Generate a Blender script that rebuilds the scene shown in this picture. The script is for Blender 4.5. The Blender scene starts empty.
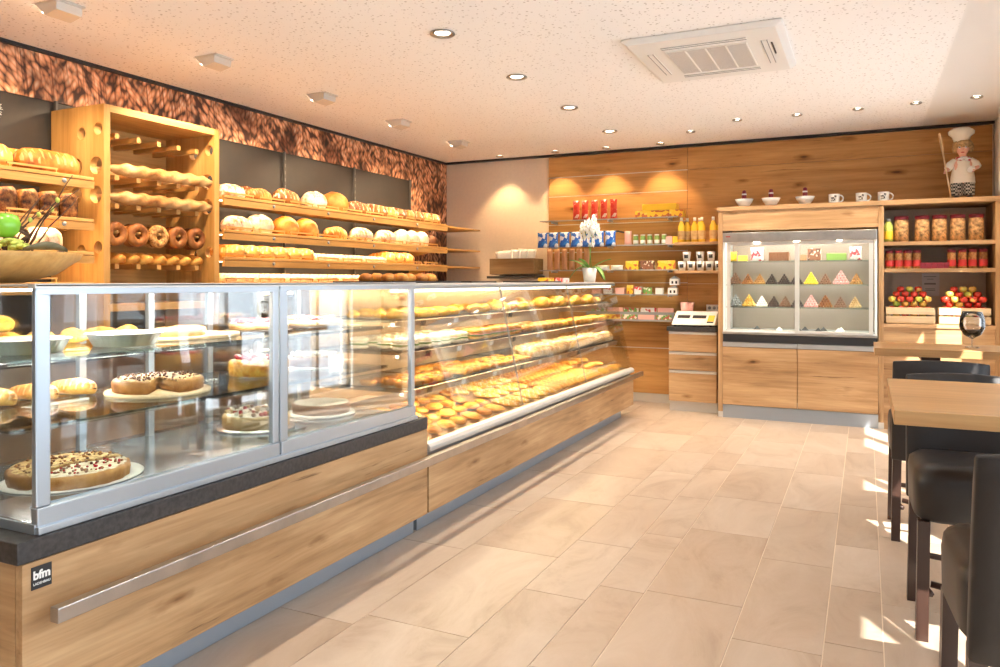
import bpy, bmesh, math, random
from mathutils import Vector, Matrix, noise
PI = math.pi
S = bpy.context.scene
COL = S.collection
rnd = random.Random(7)

# ------------------------------------------------------------------ camera, world, sun, exposure
cd = bpy.data.cameras.new('camera'); cam = bpy.data.objects.new('camera', cd); COL.objects.link(cam)
F = 763.0
cd.sensor_width = 36; cd.lens = F*36/1000
cd.shift_y = (281-333.5)/1000.0 * 1.0
cd.clip_start = .05
cam.location = (0, 0, 1.38)
cam.rotation_euler = (PI/2, 0, math.atan(366/F))
S.camera = cam
S.view_settings.view_transform = 'Standard'
S.view_settings.look = 'None'
S.view_settings.gamma = 1
S.view_settings.use_curve_mapping = False
S.view_settings.exposure = 0.68
try:
    S.cycles.transparent_max_bounces = 32
    S.cycles.max_bounces = 10
    S.cycles.diffuse_bounces = 5
except Exception: pass
w = bpy.data.worlds.new('world'); S.world = w; w.use_nodes = True
wb = w.node_tree.nodes['Background']
wb.inputs[0].default_value = (.78, .88, 1.0, 1); wb.inputs[1].default_value = 3.2

def lamp(kind, name, loc, energy, color, rot=None, to=None, **kw):
    l = bpy.data.lights.new(name, kind); l.energy = energy; l.color = color
    for k, v in kw.items(): setattr(l, k, v)
    o = bpy.data.objects.new(name, l); o.location = loc
    if kind == 'AREA': o.rotation_euler = rot
    elif to is not None: o.rotation_euler = (Vector(to)-Vector(loc)).to_track_quat('-Z', 'Y').to_euler()
    elif rot: o.rotation_euler = rot
    COL.objects.link(o); return o
lamp('SUN', 'sun', (6, -6, 8), 26, (1, .96, .90), to=(6-.5, -6+.866, 8-.95), angle=.01)
WARM = (1, .86, .68); WARM2 = (1, .66, .33); NEUT = (1, .90, .76)
K = 1.0
for y in (-.3, .8, 1.85, 2.95, 4.054, 5.155, 6.267, 7.43):
    lamp('SPOT', 'spot_lamp', (-2.33, y, 2.87), (66 if y > 3.5 else 30)*K, WARM, to=(-2.33, y, 0), spot_size=2.0, spot_blend=.7, shadow_soft_size=.035)
for x, y in ((-1.6, 7.6), (-1.09, 7.42), (-.566, 7.43), (-.063, 7.4), (.383, 7.37), (.822, 7.35)):
    lamp('SPOT', 'spot_lamp', (x, y, 2.87), 30*K, WARM, to=(x, y+.12, 0), spot_size=1.7, spot_blend=.6, shadow_soft_size=.03)
for x, y in ((-4.0, 8.33), (-3.28, 8.33), (-2.66, 8.33), (-2.04, 8.33)):
    lamp('SPOT', 'spot_lamp', (x, y, 2.87), 36*K, WARM2, to=(x, y+.06, 0), spot_size=1.5, spot_blend=.5, shadow_soft_size=.03)
for y in (1.6, 2.74, 3.84, 4.98, 6.11, 7.29):
    lamp('SPOT', 'wash_lamp', (-4.0, y, 2.80), 86*K, (1, .74, .46), to=(-4.62, y, 1.7), spot_size=2.0, spot_blend=.6, shadow_soft_size=.05)
for y in (.5, 3.0, 5.5):
    lamp('SPOT', 'spot_lamp', (-.4 , y, 2.87), 20*K, NEUT, to=(-.4, y, 0), spot_size=2.2, spot_blend=.8, shadow_soft_size=.04)

# ------------------------------------------------------------------ materials
def mat(name):
    m = bpy.data.materials.new(name); m.use_nodes = True
    return m, m.node_tree, m.node_tree.nodes['Principled BSDF']
def sett(b, col=None, rough=None, metal=None, spec=None, emis=None, est=None):
    if col: b.inputs['Base Color'].default_value = (*col, 1)
    if rough is not None: b.inputs['Roughness'].default_value = rough
    if metal is not None: b.inputs['Metallic'].default_value = metal
    if spec is not None: b.inputs['Specular IOR Level'].default_value = spec
    if emis: b.inputs['Emission Color'].default_value = (*emis, 1); b.inputs['Emission Strength'].default_value = est
def ramp(nt, fac, stops, interp='LINEAR'):
    r = nt.nodes.new('ShaderNodeValToRGB'); r.color_ramp.interpolation = interp
    e = r.color_ramp.elements
    while len(e) < len(stops): e.new(.5)
    for q, (p, c) in zip(e, stops): q.position = p; q.color = (*c, 1)
    nt.links.new(fac, r.inputs[0]); return r.outputs[0]
def coords(nt, scale=(1, 1, 1), kind='Object', rot=(0, 0, 0), loc=(0, 0, 0)):
    t = nt.nodes.new('ShaderNodeTexCoord'); m = nt.nodes.new('ShaderNodeMapping')
    m.inputs['Scale'].default_value = scale; m.inputs['Rotation'].default_value = rot; m.inputs['Location'].default_value = loc
    nt.links.new(t.outputs[kind], m.inputs[0]); return m.outputs[0]
def tex(nt, kind, vec, **kw):
    n = nt.nodes.new('ShaderNodeTex'+kind)
    if vec is not None: nt.links.new(vec, n.inputs['Vector'])
    for k, v in kw.items():
        if k in n.inputs: n.inputs[k].default_value = v
        else: setattr(n, k, v)
    return n
def mix(nt, a, b, fac, mode='MIX'):
    n = nt.nodes.new('ShaderNodeMix'); n.data_type = 'RGBA'; n.blend_type = mode
    for sck, v in ((n.inputs[0], fac), (n.inputs[6], a), (n.inputs[7], b)):
        if isinstance(v, (int, float)): sck.default_value = v
        elif isinstance(v, tuple): sck.default_value = (*v, 1)
        else: nt.links.new(v, sck)
    return n.outputs[2]
def bump(nt, b, h, strength=.3, dist=.01):
    n = nt.nodes.new('ShaderNodeBump'); n.inputs['Strength'].default_value = strength; n.inputs['Distance'].default_value = dist
    nt.links.new(h, n.inputs['Height']); nt.links.new(n.outputs[0], b.inputs['Normal'])
def plain(name, col, rough=.5, metal=0, spec=.5, nz=0, nscale=30, emis=None, est=0):
    m, nt, b = mat(name); sett(b, col, rough, metal, spec, emis, est)
    if nz:
        n = tex(nt, 'Noise', coords(nt), Scale=nscale, Detail=4)
        lo = tuple(max(0, c*(1-nz)) for c in col); hi = tuple(min(1, c*(1+nz)) for c in col)
        nt.links.new(ramp(nt, n.outputs[0], [(.3, lo), (.7, hi)]), b.inputs['Base Color'])
    return m
def oak(name, axis, dark, mid, light, rough=.5, knots=1.0, sc=1.0):
    m, nt, b = mat(name); sett(b, rough=rough, spec=.35)
    s = [13*sc]*3; s[axis] = 1.1*sc
    n1 = tex(nt, 'Noise', coords(nt, tuple(s)), Scale=1, Detail=8, Roughness=.62, Distortion=.6)
    s2 = [60*sc]*3; s2[axis] = 2.5*sc
    n2 = tex(nt, 'Noise', coords(nt, tuple(s2)), Scale=1, Detail=4)
    c = ramp(nt, n1.outputs[0], [(.28, dark), (.46, mid), (.7, light)])
    c = mix(nt, c, ramp(nt, n2.outputs[0], [(.3, (.72, .68, .62)), (.6, (1, 1, 1))]), .5, 'MULTIPLY')
    if knots:
        s3 = [7*sc]*3; s3[axis] = 2.3*sc
        v = tex(nt, 'Voronoi', coords(nt, tuple(s3), loc=(3.1, 1.7, .4)), Scale=1)
        wn = tex(nt, 'Noise', coords(nt, tuple(x*2 for x in s3)), Scale=1.2, Detail=3)
        k = nt.nodes.new('ShaderNodeMath'); k.operation = 'ADD'
        nt.links.new(v.outputs['Distance'], k.inputs[0])
        k2 = nt.nodes.new('ShaderNodeMath'); k2.operation = 'MULTIPLY'; k2.inputs[1].default_value = .55
        nt.links.new(wn.outputs[0], k2.inputs[0]); nt.links.new(k2.outputs[0], k.inputs[1])
        c = mix(nt, c, ramp(nt, k.outputs[0], [(.27, (.22, .16, .11)), (.33, (.62, .52, .42)), (.48, (1, 1, 1))]), knots, 'MULTIPLY')
        s4 = [38*sc]*3; s4[axis] = 1.3*sc
        cr = tex(nt, 'Noise', coords(nt, tuple(s4), loc=(1, 5, 2)), Scale=1, Detail=5, Roughness=.7)
        c = mix(nt, c, ramp(nt, cr.outputs[0], [(.30, (.28, .21, .15)), (.36, (1, 1, 1))]), .85*knots, 'MULTIPLY')
    s5 = [2.6*sc]*3; s5[axis] = .8*sc
    lo = tex(nt, 'Noise', coords(nt, tuple(s5), loc=(2, 3, 9)), Scale=1, Detail=3)
    c = mix(nt, c, ramp(nt, lo.outputs[0], [(.35, (.74, .68, .62)), (.6, (1, 1, 1))]), .8, 'MULTIPLY')
    nt.links.new(c, b.inputs['Base Color']); bump(nt, b, n2.outputs[0], .08, .004)
    return m
OD, OM, OL = (.31, .18, .085), (.48, .29, .14), (.62, .41, .22)
M = {}
M['oak_x'] = oak('knotty_oak_x', 0, OD, OM, OL); M['oak_y'] = oak('knotty_oak_y', 1, OD, OM, OL); M['oak_z'] = oak('knotty_oak_z', 2, OD, OM, OL)
M['oakwall'] = oak('knotty_oak_wall', 0, (.36, .175, .055), (.53, .275, .09), (.63, .355, .13), knots=1.0, sc=.8)
BD, BM_, BL = (.44, .23, .06), (.57, .32, .10), (.66, .40, .14)
M['beech_y'] = oak('light_oak_y', 1, BD, BM_, BL, knots=0); M['beech_z'] = oak('light_oak_z', 2, BD, BM_, BL, knots=.25); M['beech_x'] = oak('light_oak_x', 0, BD, BM_, BL, knots=0)
M['tabletop'] = oak('table_oak', 0, (.46, .24, .09), (.58, .33, .14), (.66, .40, .18), knots=0, rough=.35)
M['crate'] = oak('crate_pine', 0, (.62, .42, .22), (.75, .55, .32), (.82, .64, .42), knots=0, rough=.7)
M['stone'] = plain('dark_worktop', (.035, .031, .030), .45, nz=.5, nscale=60)
M['alu'] = plain('satin_aluminium', (.46, .51, .56), .32, .8)
M['alu2'] = plain('pale_aluminium', (.64, .62, .58), .4, .4)
M['steel'] = plain('brushed_steel', (.46, .43, .40), .3, 1, nz=.12, nscale=8)
M['toe'] = plain('grey_blue_steel', (.36, .41, .47), .4, .6)
M['white'] = plain('white_plastic', (.82, .81, .78), .35)
M['offwhite'] = plain('warm_white', (.83, .80, .74), .5)
M['deck'] = plain('white_enamel', (.80, .82, .82), .18); M['casedeck'] = plain('polished_steel_deck', (.34, .36, .38), .16, .7)
M['black'] = plain('black_satin', (.02, .02, .022), .4)
M['tray'] = plain('dark_tray', (.05, .045, .04), .4)
M['rubber'] = plain('black_rubber', (.02, .02, .02), .7)
M['bronze'] = plain('bronze_rail', (.46, .33, .22), .3, .6)
M['greywall'] = plain('dark_grey_panel', (.036, .030, .025), .5, nz=.12, nscale=5)
M['cream'] = plain('cream_wall', (.74, .62, .50), .8, nz=.03)
M['wallwhite'] = plain('white_wall', (.80, .79, .76), .8)
M['leather'] = plain('dark_leather', (.020, .016, .015), .42, spec=.4)
M['darkwood'] = plain('dark_stained_wood', (.045, .022, .016), .3)
M['led'] = plain('led_strip', (1, 1, 1), .5, emis=(1, .96, .88), est=9)
M['ledwarm'] = plain('led_strip_warm', (1, 1, 1), .5, emis=(1, .84, .56), est=4)
M['bulb'] = plain('lit_bulb', (1, 1, 1), .5, emis=(1, .86, .66), est=14)
M['red'] = plain('red', (.55, .03, .03), .35); M['darkred'] = plain('dark_red', (.22, .015, .03), .4)
M['blue'] = plain('blue_foil', (.015, .12, .50), .25, .3); M['navy'] = plain('navy', (.01, .02, .09), .4)
M['yellow'] = plain('yellow', (.85, .55, .03), .4); M['juice'] = plain('yellow_liquid', (.88, .58, .06), .15)
M['green'] = plain('leaf_green', (.10, .26, .04), .45, nz=.3); M['apple_g'] = plain('green_apple', (.22, .55, .05), .22)
M['pink'] = plain('pink', (.75, .32, .30), .4); M['paper'] = plain('paper', (.78, .76, .72), .7); M['brownpk'] = plain('brown_pack', (.50, .24, .12), .5)
M['twig'] = plain('twig', (.10, .055, .03), .8, nz=.4); M['skin'] = plain('doll_skin', (.80, .42, .30), .4)
M['hair'] = plain('blond_hair', (.42, .26, .11), .6, nz=.4, nscale=60); M['cloth'] = plain('white_cloth', (.82, .76, .66), .85)
M['choc'] = plain('chocolate', (.045, .020, .012), .35); M['milk'] = plain('milk_chocolate', (.20, .085, .04), .4)
M['cream_f'] = plain('cream_topping', (.86, .80, .68), .45, nz=.06); M['berry'] = plain('berries', (.45, .015, .03), .2, nz=.4, nscale=80)
M['fruit_o'] = plain('orange_fruit', (.80, .30, .03), .2); M['fruit_y'] = plain('yellow_fruit', (.85, .58, .10), .25)
M['foil'] = plain('aluminium_foil', (.72, .72, .72), .3, 1); M['pinkpk'] = plain('pink_pack', (.80, .42, .36), .4)
M['grey'] = plain('mid_grey', (.30, .30, .30), .5); M['straw'] = plain('straw', (.62, .48, .28), .8)
M['jarfill'] = plain('jar_filling', (.50, .28, .11), .6, nz=.7, nscale=45); M['lime'] = plain('pale_green', (.50, .60, .12), .6, nz=.3, nscale=40)
M['petal'] = plain('white_petals', (.86, .84, .80), .5); M['olive'] = plain('green_pack', (.22, .36, .08), .4)

def glassm(name, tint=(1, 1, 1), refl=1.0, ior=1.45):
    m = bpy.data.materials.new(name); m.use_nodes = True; nt = m.node_tree; nt.nodes.clear()
    o = nt.nodes.new('ShaderNodeOutputMaterial'); mx = nt.nodes.new('ShaderNodeMixShader')
    t = nt.nodes.new('ShaderNodeBsdfTransparent'); t.inputs[0].default_value = (*tint, 1)
    g = nt.nodes.new('ShaderNodeBsdfGlossy'); g.inputs['Roughness'].default_value = .02
    fr = nt.nodes.new('ShaderNodeFresnel'); fr.inputs['IOR'].default_value = ior
    mu = nt.nodes.new('ShaderNodeMath'); mu.operation = 'MULTIPLY'; mu.inputs[1].default_value = refl
    nt.links.new(fr.outputs[0], mu.inputs[0]); nt.links.new(mu.outputs[0], mx.inputs[0])
    nt.links.new(t.outputs[0], mx.inputs[1]); nt.links.new(g.outputs[0], mx.inputs[2]); nt.links.new(mx.outputs[0], o.inputs[0])
    return m
M['glass'] = glassm('clear_glass', (.99, .998, .994), .5)
M['shelfglass'] = glassm('shelf_glass', (.93, .98, .955), .9)
M['film'] = glassm('clear_film', (.97, .97, .97), 1.4)

def bread(name, dark, mid, light, flour=0, sc=9, bumpy=.25, rough=.5):
    m, nt, b = mat(name); sett(b, rough=rough, spec=.35)
    n = tex(nt, 'Noise', coords(nt), Scale=sc, Detail=5, Roughness=.6)
    dark, mid, light = [tuple(q**1.25 for q in z) for z in (dark, mid, light)]
    c = ramp(nt, n.outputs[0], [(.34, dark), (.48, mid), (.64, light)])
    oi = nt.nodes.new('ShaderNodeObjectInfo')
    c = mix(nt, c, ramp(nt, oi.outputs['Random'], [(0, (.55, .44, .34)), (.5, (.85, .8, .72)), (1, (1, 1, 1))]), .9, 'MULTIPLY')
    if flour:
        f = tex(nt, 'Noise', coords(nt), Scale=sc*1.7, Detail=6, Roughness=.7)
        c = mix(nt, c, (.86, .76, .60), ramp(nt, f.outputs[0], [(.58-flour*.3, (0, 0, 0)), (.68-flour*.2, (.9, .9, .9))]))
    n2 = tex(nt, 'Noise', coords(nt), Scale=sc*6, Detail=3)
    nt.links.new(c, b.inputs['Base Color']); bump(nt, b, n2.outputs[0], bumpy, .006)
    return m
M['b_gold'] = bread('golden_crust', (.40, .14, .022), (.70, .33, .07), (.84, .56, .20))
M['b_brown'] = bread('brown_crust', (.20, .07, .02), (.40, .17, .05), (.58, .30, .11))
M['b_dark'] = bread('dark_crust', (.07, .03, .015), (.16, .07, .03), (.30, .14, .06))
M['b_flour'] = bread('floury_crust', (.40, .18, .06), (.62, .36, .15), (.75, .52, .28), flour=.6)
M['b_pale'] = bread('pale_crust', (.62, .40, .18), (.78, .58, .32), (.86, .72, .48))
M['b_bag'] = bread('baguette_crust', (.46, .22, .08), (.72, .46, .20), (.84, .64, .38))
M['b_cheese'] = bread('cheese_crust', (.60, .26, .04), (.84, .50, .08), (.90, .68, .22), sc=28, bumpy=.5)
M['b_yellow'] = bread('yellow_pastry', (.74, .38, .06), (.88, .60, .14), (.92, .76, .34), sc=20)
M['b_crumb'] = bread('crumble', (.55, .30, .10), (.74, .50, .22), (.84, .66, .38), sc=60, bumpy=.8)
M['b_sugar'] = bread('sugared', (.70, .45, .20), (.86, .74, .52), (.90, .84, .70), flour=.7, sc=22)
M['b_seed'] = bread('seeded', (.16, .07, .03), (.62, .34, .12), (.80, .58, .30), sc=45)
M['b_powder'] = bread('powdered_pastry', (.45, .20, .05), (.80, .58, .30), (.88, .78, .58), flour=.25, sc=26, bumpy=.6)
M['b_tin'] = bread('seeded_tin_crust', (.07, .03, .012), (.30, .13, .045), (.55, .32, .13), sc=40, bumpy=.6)
M['b_side'] = bread('cake_side', (.45, .22, .07), (.60, .34, .12), (.70, .44, .18), sc=14)
M['b_seedcake'] = bread('nutty_top', (.25, .10, .04), (.72, .48, .20), (.84, .66, .36), sc=50, bumpy=.7)

# floor: beige stone-look tiles in lanes of mixed width
def floor_mat():
    m, nt, b = mat('beige_tile'); sett(b, rough=.34, spec=.5)
    ta = nt.nodes.new('ShaderNodeAttribute'); ta.attribute_name = 'tone'; ta.attribute_type = 'GEOMETRY'
    ml = nt.nodes.new('ShaderNodeVectorMath'); ml.operation = 'MULTIPLY_ADD'; ml.inputs[1].default_value = (9, 17, 5)
    nt.links.new(ta.outputs['Vector'], ml.inputs[0]); nt.links.new(coords(nt, (1.7, .8, 1), rot=(0, 0, .5)), ml.inputs[2])
    n = tex(nt, 'Noise', ml.outputs[0], Scale=2.0, Detail=9, Roughness=.66, Distortion=.9)
    c = ramp(nt, n.outputs[0], [(.30, (.36, .27, .20)), (.47, (.46, .365, .285)), (.70, (.53, .44, .36))])
    oi = nt.nodes.new('ShaderNodeAttribute'); oi.attribute_name = 'tone'; oi.attribute_type = 'GEOMETRY'
    c = mix(nt, c, ramp(nt, oi.outputs['Fac'], [(0, (.87, .83, .79)), (1, (1, 1, 1))]), 1.0, 'MULTIPLY')
    nt.links.new(c, b.inputs['Base Color'])
    n2 = tex(nt, 'Noise', coords(nt), Scale=25, Detail=4); bump(nt, b, n2.outputs[0], .06, .004)
    return m
M['floor'] = floor_mat()
M['grout'] = plain('grout', (.78, .68, .56), .8)
def ceil_mat():
    m, nt, b = mat('perforated_plaster'); sett(b, rough=.85)
    v = tex(nt, 'Voronoi', coords(nt), Scale=34, Randomness=.9)
    v2 = tex(nt, 'Voronoi', coords(nt, loc=(3, 7, 1)), Scale=24, Randomness=1)
    mn = nt.nodes.new('ShaderNodeMath'); mn.operation = 'MINIMUM'
    s2 = nt.nodes.new('ShaderNodeMath'); s2.operation = 'MULTIPLY'; s2.inputs[1].default_value = .8
    nt.links.new(v2.outputs['Distance'], s2.inputs[0]); nt.links.new(v.outputs['Distance'], mn.inputs[0]); nt.links.new(s2.outputs[0], mn.inputs[1])
    nt.links.new(ramp(nt, mn.outputs[0], [(.11, (.60, .56, .53)), (.17, (.93, .91, .89))]), b.inputs['Base Color'])
    return m
M['ceil'] = ceil_mat(); M['ceilplain'] = plain('smooth_plaster', (.86, .85, .83), .35)
def coordst(nt, scale, ang, loc=(0, 0, 0)):
    t = nt.nodes.new('ShaderNodeTexCoord'); m = nt.nodes.new('ShaderNodeMapping'); m.vector_type = 'TEXTURE'
    m.inputs['Scale'].default_value = tuple(1/q for q in scale); m.inputs['Rotation'].default_value = (ang, 0, 0); m.inputs['Location'].default_value = loc
    nt.links.new(t.outputs['Object'], m.inputs[0]); return m.outputs[0]
def mural_mat():
    m, nt, b = mat('wheat_photo_print'); sett(b, rough=.5)
    wn = tex(nt, 'Noise', coords(nt), Scale=3.5, Detail=2)
    vec = mix(nt, coordst(nt, (1, 22, 9), .75), wn.outputs['Color'], .22)
    v = tex(nt, 'Voronoi', vec, Scale=1.7, Randomness=1); v.feature = 'F1'
    v2 = tex(nt, 'Voronoi', mix(nt, coordst(nt, (1, 26, 11), -.45), wn.outputs['Color'], .3), Scale=1.6)
    n = tex(nt, 'Noise', coords(nt, (1, 1, 1)), Scale=5, Detail=2)
    a = ramp(nt, v.outputs['Distance'], [(.12, (1, .66, .42)), (.42, (.80, .36, .17)), (.70, (.08, .025, .015))])
    a2 = ramp(nt, v2.outputs['Distance'], [(.10, (1, .75, .52)), (.44, (.70, .30, .13)), (.74, (.06, .02, .012))])
    c = mix(nt, a, a2, ramp(nt, n.outputs[0], [(.42, (0, 0, 0)), (.58, (1, 1, 1))]))
    st = tex(nt, 'Noise', coordst(nt, (1, 30, 1.2), .12), Scale=2, Detail=3)
    c = mix(nt, c, ramp(nt, st.outputs[0], [(.36, (.30, .18, .12)), (.47, (1, 1, 1))]), .85, 'MULTIPLY')
    n3 = tex(nt, 'Noise', coords(nt, (1, 1.2, 1)), Scale=3, Detail=3)
    c = mix(nt, c, ramp(nt, n3.outputs[0], [(.38, (.18, .10, .08)), (.52, (1, 1, 1))]), .9, 'MULTIPLY')
    nt.links.new(c, b.inputs['Base Color']); return m
M['mural'] = mural_mat()
def stripes_print(name, c1, c2, c3, sc):
    m, nt, b = mat(name); sett(b, rough=.4)
    v = tex(nt, 'Voronoi', coords(nt), Scale=sc)
    nt.links.new(ramp(nt, v.outputs['Color'], [(0, c1), (.52, c2), (.62, c3)], 'CONSTANT'), b.inputs['Base Color']); return m
M['pr_blue'] = stripes_print('blue_print', (.02, .12, .50), (.70, .74, .80), (.03, .2, .6), 26)
M['pr_red'] = stripes_print('red_print', (.55, .03, .02), (.60, .06, .03), (.75, .55, .5), 24)
M['pr_bw'] = stripes_print('flecked_print', (.80, .78, .74), (.05, .04, .04), (.80, .78, .74), 40)
M['pr_gw'] = stripes_print('green_print', (.16, .35, .08), (.75, .7, .6), (.5, .12, .08), 45)
M['pr_yw'] = stripes_print('yellow_print', (.85, .52, .03), (.85, .6, .1), (.5, .12, .03), 30)
M['pr_choc'] = stripes_print('brown_print', (.25, .10, .05), (.80, .7, .55), (.12, .05, .03), 45)
M['pr_rw'] = stripes_print('red_white_print', (.75, .7, .68), (.6, .05, .06), (.80, .78, .75), 40)
def apple_mat():
    m, nt, b = mat('apple_skin'); sett(b, rough=.25)
    n = tex(nt, 'Noise', coords(nt), Scale=9, Detail=3); oi = nt.nodes.new('ShaderNodeObjectInfo')
    a = nt.nodes.new('ShaderNodeMath'); a.operation = 'ADD'; nt.links.new(n.outputs[0], a.inputs[0]); nt.links.new(oi.outputs['Random'], a.inputs[1])
    nt.links.new(ramp(nt, a.outputs[0], [(.45, (.35, .50, .06)), (.75, (.85, .62, .12)), (1.0, (.85, .45, .10)), (1.3, (.62, .05, .03))]), b.inputs['Base Color'])
    return m
M['apple'] = apple_mat()
def check_mat():
    m, nt, b = mat('black_white_check'); c = tex(nt, 'Checker', coords(nt), Scale=70)
    c.inputs[1].default_value = (.6, .58, .52, 1); c.inputs[2].default_value = (.02, .02, .02, 1)
    nt.links.new(c.outputs[0], b.inputs['Base Color']); return m
M['check'] = check_mat()

# ------------------------------------------------------------------ mesh helpers
class MB:
    def __init__(s): s.v = []; s.f = []; s.m = []; s.sm = []
    def add(s, v, f, m=0, smooth=False, tf=None):
        b = len(s.v)
        s.v += [tuple(tf @ Vector(p)) if tf else tuple(p) for p in v]
        s.f += [tuple(b+i for i in q) for q in f]; s.m += [m]*len(f); s.sm += [smooth]*len(f); return s
    def box(s, x0, x1, y0, y1, z0, z1, m=0, tf=None):
        v = [(x, y, z) for z in (z0, z1) for y in (y0, y1) for x in (x0, x1)]
        return s.add(v, [(0, 2, 3, 1), (4, 5, 7, 6), (0, 1, 5, 4), (2, 6, 7, 3), (0, 4, 6, 2), (1, 3, 7, 5)], m, False, tf)
    def prism(s, poly, a0, a1, axis=1, m=0, tf=None):      # poly in the two other axes
        n = len(poly); v = []
        for a in (a0, a1):
            for p, q in poly:
                v.append({0: (a, p, q), 1: (p, a, q), 2: (p, q, a)}[axis])
        f = [tuple(range(n)), tuple(range(2*n-1, n-1, -1))] + [(i, i+n, (i+1) % n+n, (i+1) % n) for i in range(n)]
        return s.add(v, f, m, False, tf)
    def lathe(s, prof, n=24, c=(0, 0, 0), m=0, smooth=True, ruf=0, nr=0, tf=None, a0=0, a1=2*PI):
        full = abs(a1-a0-2*PI) < 1e-6; k = n if full else n+1; v = []
        for i in range(k):
            a = a0+(a1-a0)*i/n
            for r, z in prof:
                rr = r*(1+ruf*math.cos(nr*a)) if nr else r
                v.append((c[0]+rr*math.cos(a), c[1]+rr*math.sin(a), c[2]+z))
        p = len(prof); f = []
        for i in range(n):
            j = (i+1) % k
            for q in range(p-1): f.append((i*p+q, j*p+q, j*p+q+1, i*p+q+1))
        if not full: f += [tuple(range(p)), tuple(reversed([n*p+q for q in range(p)]))]
        return s.add(v, f, m, smooth, tf)
    def tube(s, pts, r, n=8, m=0, smooth=True, tf=None, sq=False):
        pts = [Vector(p) for p in pts]; v = []; rs = r if isinstance(r, (list, tuple)) else [r]*len(pts)
        for i, p in enumerate(pts):
            d = (pts[min(i+1, len(pts)-1)]-pts[max(i-1, 0)]).normalized()
            u = d.cross(Vector((0, 0, 1)));
            if u.length < .05: u = d.cross(Vector((1, 0, 0)))
            u.normalize(); w2 = d.cross(u)
            for k in range(n):
                a = 2*PI*(k+(.5 if sq else 0))/n; v.append(tuple(p+rs[i]*(u*math.cos(a)+w2*math.sin(a))))
        f = [(i*n+k, i*n+(k+1) % n, (i+1)*n+(k+1) % n, (i+1)*n+k) for i in range(len(pts)-1) for k in range(n)]
        f += [tuple(range(n-1, -1, -1)), tuple((len(pts)-1)*n+k for k in range(n))]
        return s.add(v, f, m, smooth, tf)
    def ell(s, c, rx, ry, rz, nu=12, nv=8, m=0, smooth=True, tf=None, fn=None):
        v = [];
        for j in range(nv+1):
            t = PI*j/nv
            for i in range(nu):
                a = 2*PI*i/nu; d = Vector((math.sin(t)*math.cos(a), math.sin(t)*math.sin(a), math.cos(t)))
                k = fn(d) if fn else 1
                v.append((c[0]+rx*d.x*k, c[1]+ry*d.y*k, c[2]+rz*d.z*k))
        f = [(j*nu+i, (j+1)*nu+i, (j+1)*nu+(i+1) % nu, j*nu+(i+1) % nu) for j in range(nv) for i in range(nu)]
        return s.add(v, f, m, smooth, tf)
    def mesh(s, name, mats):
        me = bpy.data.meshes.new(name); me.from_pydata(s.v, [], s.f)
        for x in mats: me.materials.append(M[x] if isinstance(x, str) else x)
        me.polygons.foreach_set('material_index', s.m); me.polygons.foreach_set('use_smooth', s.sm)
        bm = bmesh.new(); bm.from_mesh(me); bmesh.ops.remove_doubles(bm, verts=bm.verts, dist=1e-6)
        bmesh.ops.recalc_face_normals(bm, faces=bm.faces); bm.to_mesh(me); bm.free(); me.update(); return me
    def build(s, name, mats, parent=None, bevel=0, loc=(0, 0, 0), rot=(0, 0, 0)):
        if not isinstance(mats, (list, tuple)): mats = [mats]
        o = bpy.data.objects.new(name, s.mesh(name, mats)); COL.objects.link(o)
        o.location = loc; o.rotation_euler = rot; o.parent = parent
        if bevel:
            b = o.modifiers.new('bevel', 'BEVEL'); b.width = bevel; b.segments = 2; b.limit_method = 'ANGLE'; b.angle_limit = .6
            b.harden_normals = False
        return o
def tag(o, label=None, cat=None, group=None, kind=None):
    if label: o['label'] = label
    if cat: o['category'] = cat
    if group: o['group'] = group
    if kind: o['kind'] = kind
    return o
def thing(name, label, cat, loc=(0, 0, 0), rz=0, group=None):
    o = bpy.data.objects.new(name, None); COL.objects.link(o); o.location = loc; o.rotation_euler = (0, 0, rz); o.empty_display_size = .05
    return tag(o, label, cat, group)
KIDS = {}
def copy_tree(o, loc=None, rz=None, label=None, group=None, parent=None, rot=None, scale=None, first=True):
    c = o.copy(); COL.objects.link(c)
    if not first: c.parent = parent
    if loc is not None: c.location = loc
    if rz is not None: c.rotation_euler = (0, 0, rz)
    if rot is not None: c.rotation_euler = rot
    if scale is not None: c.scale = scale
    if label: c['label'] = label
    if group: c['group'] = group
    for ch in list(o.children):
        copy_tree(ch, parent=c, first=False)
    return c
PROTOS = []
class Proto:
    """the first placement uses the object itself, every later one copies it with its parts"""
    def __init__(s, o): s.o = o; s.used = False; PROTOS.append(s)
    def put(s, loc, label, cat=None, group=None, rz=0, rot=None, scale=None):
        r = rot if rot is not None else (0, 0, rz)
        if not s.used:
            s.used = True; o = s.o; o.location = loc; o.rotation_euler = r
            if scale: o.scale = scale
            o['label'] = label
            if group: o['group'] = group
        else: o = copy_tree(s.o, loc, None, label, group, rot=r, scale=scale or (1, 1, 1))
        if cat: o['category'] = cat
        return o
def struct(name, mb, mats, parent=None, **k):
    o = mb.build(name, mats, parent, **k)
    if parent is None: o['kind'] = 'structure'
    return o

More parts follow.
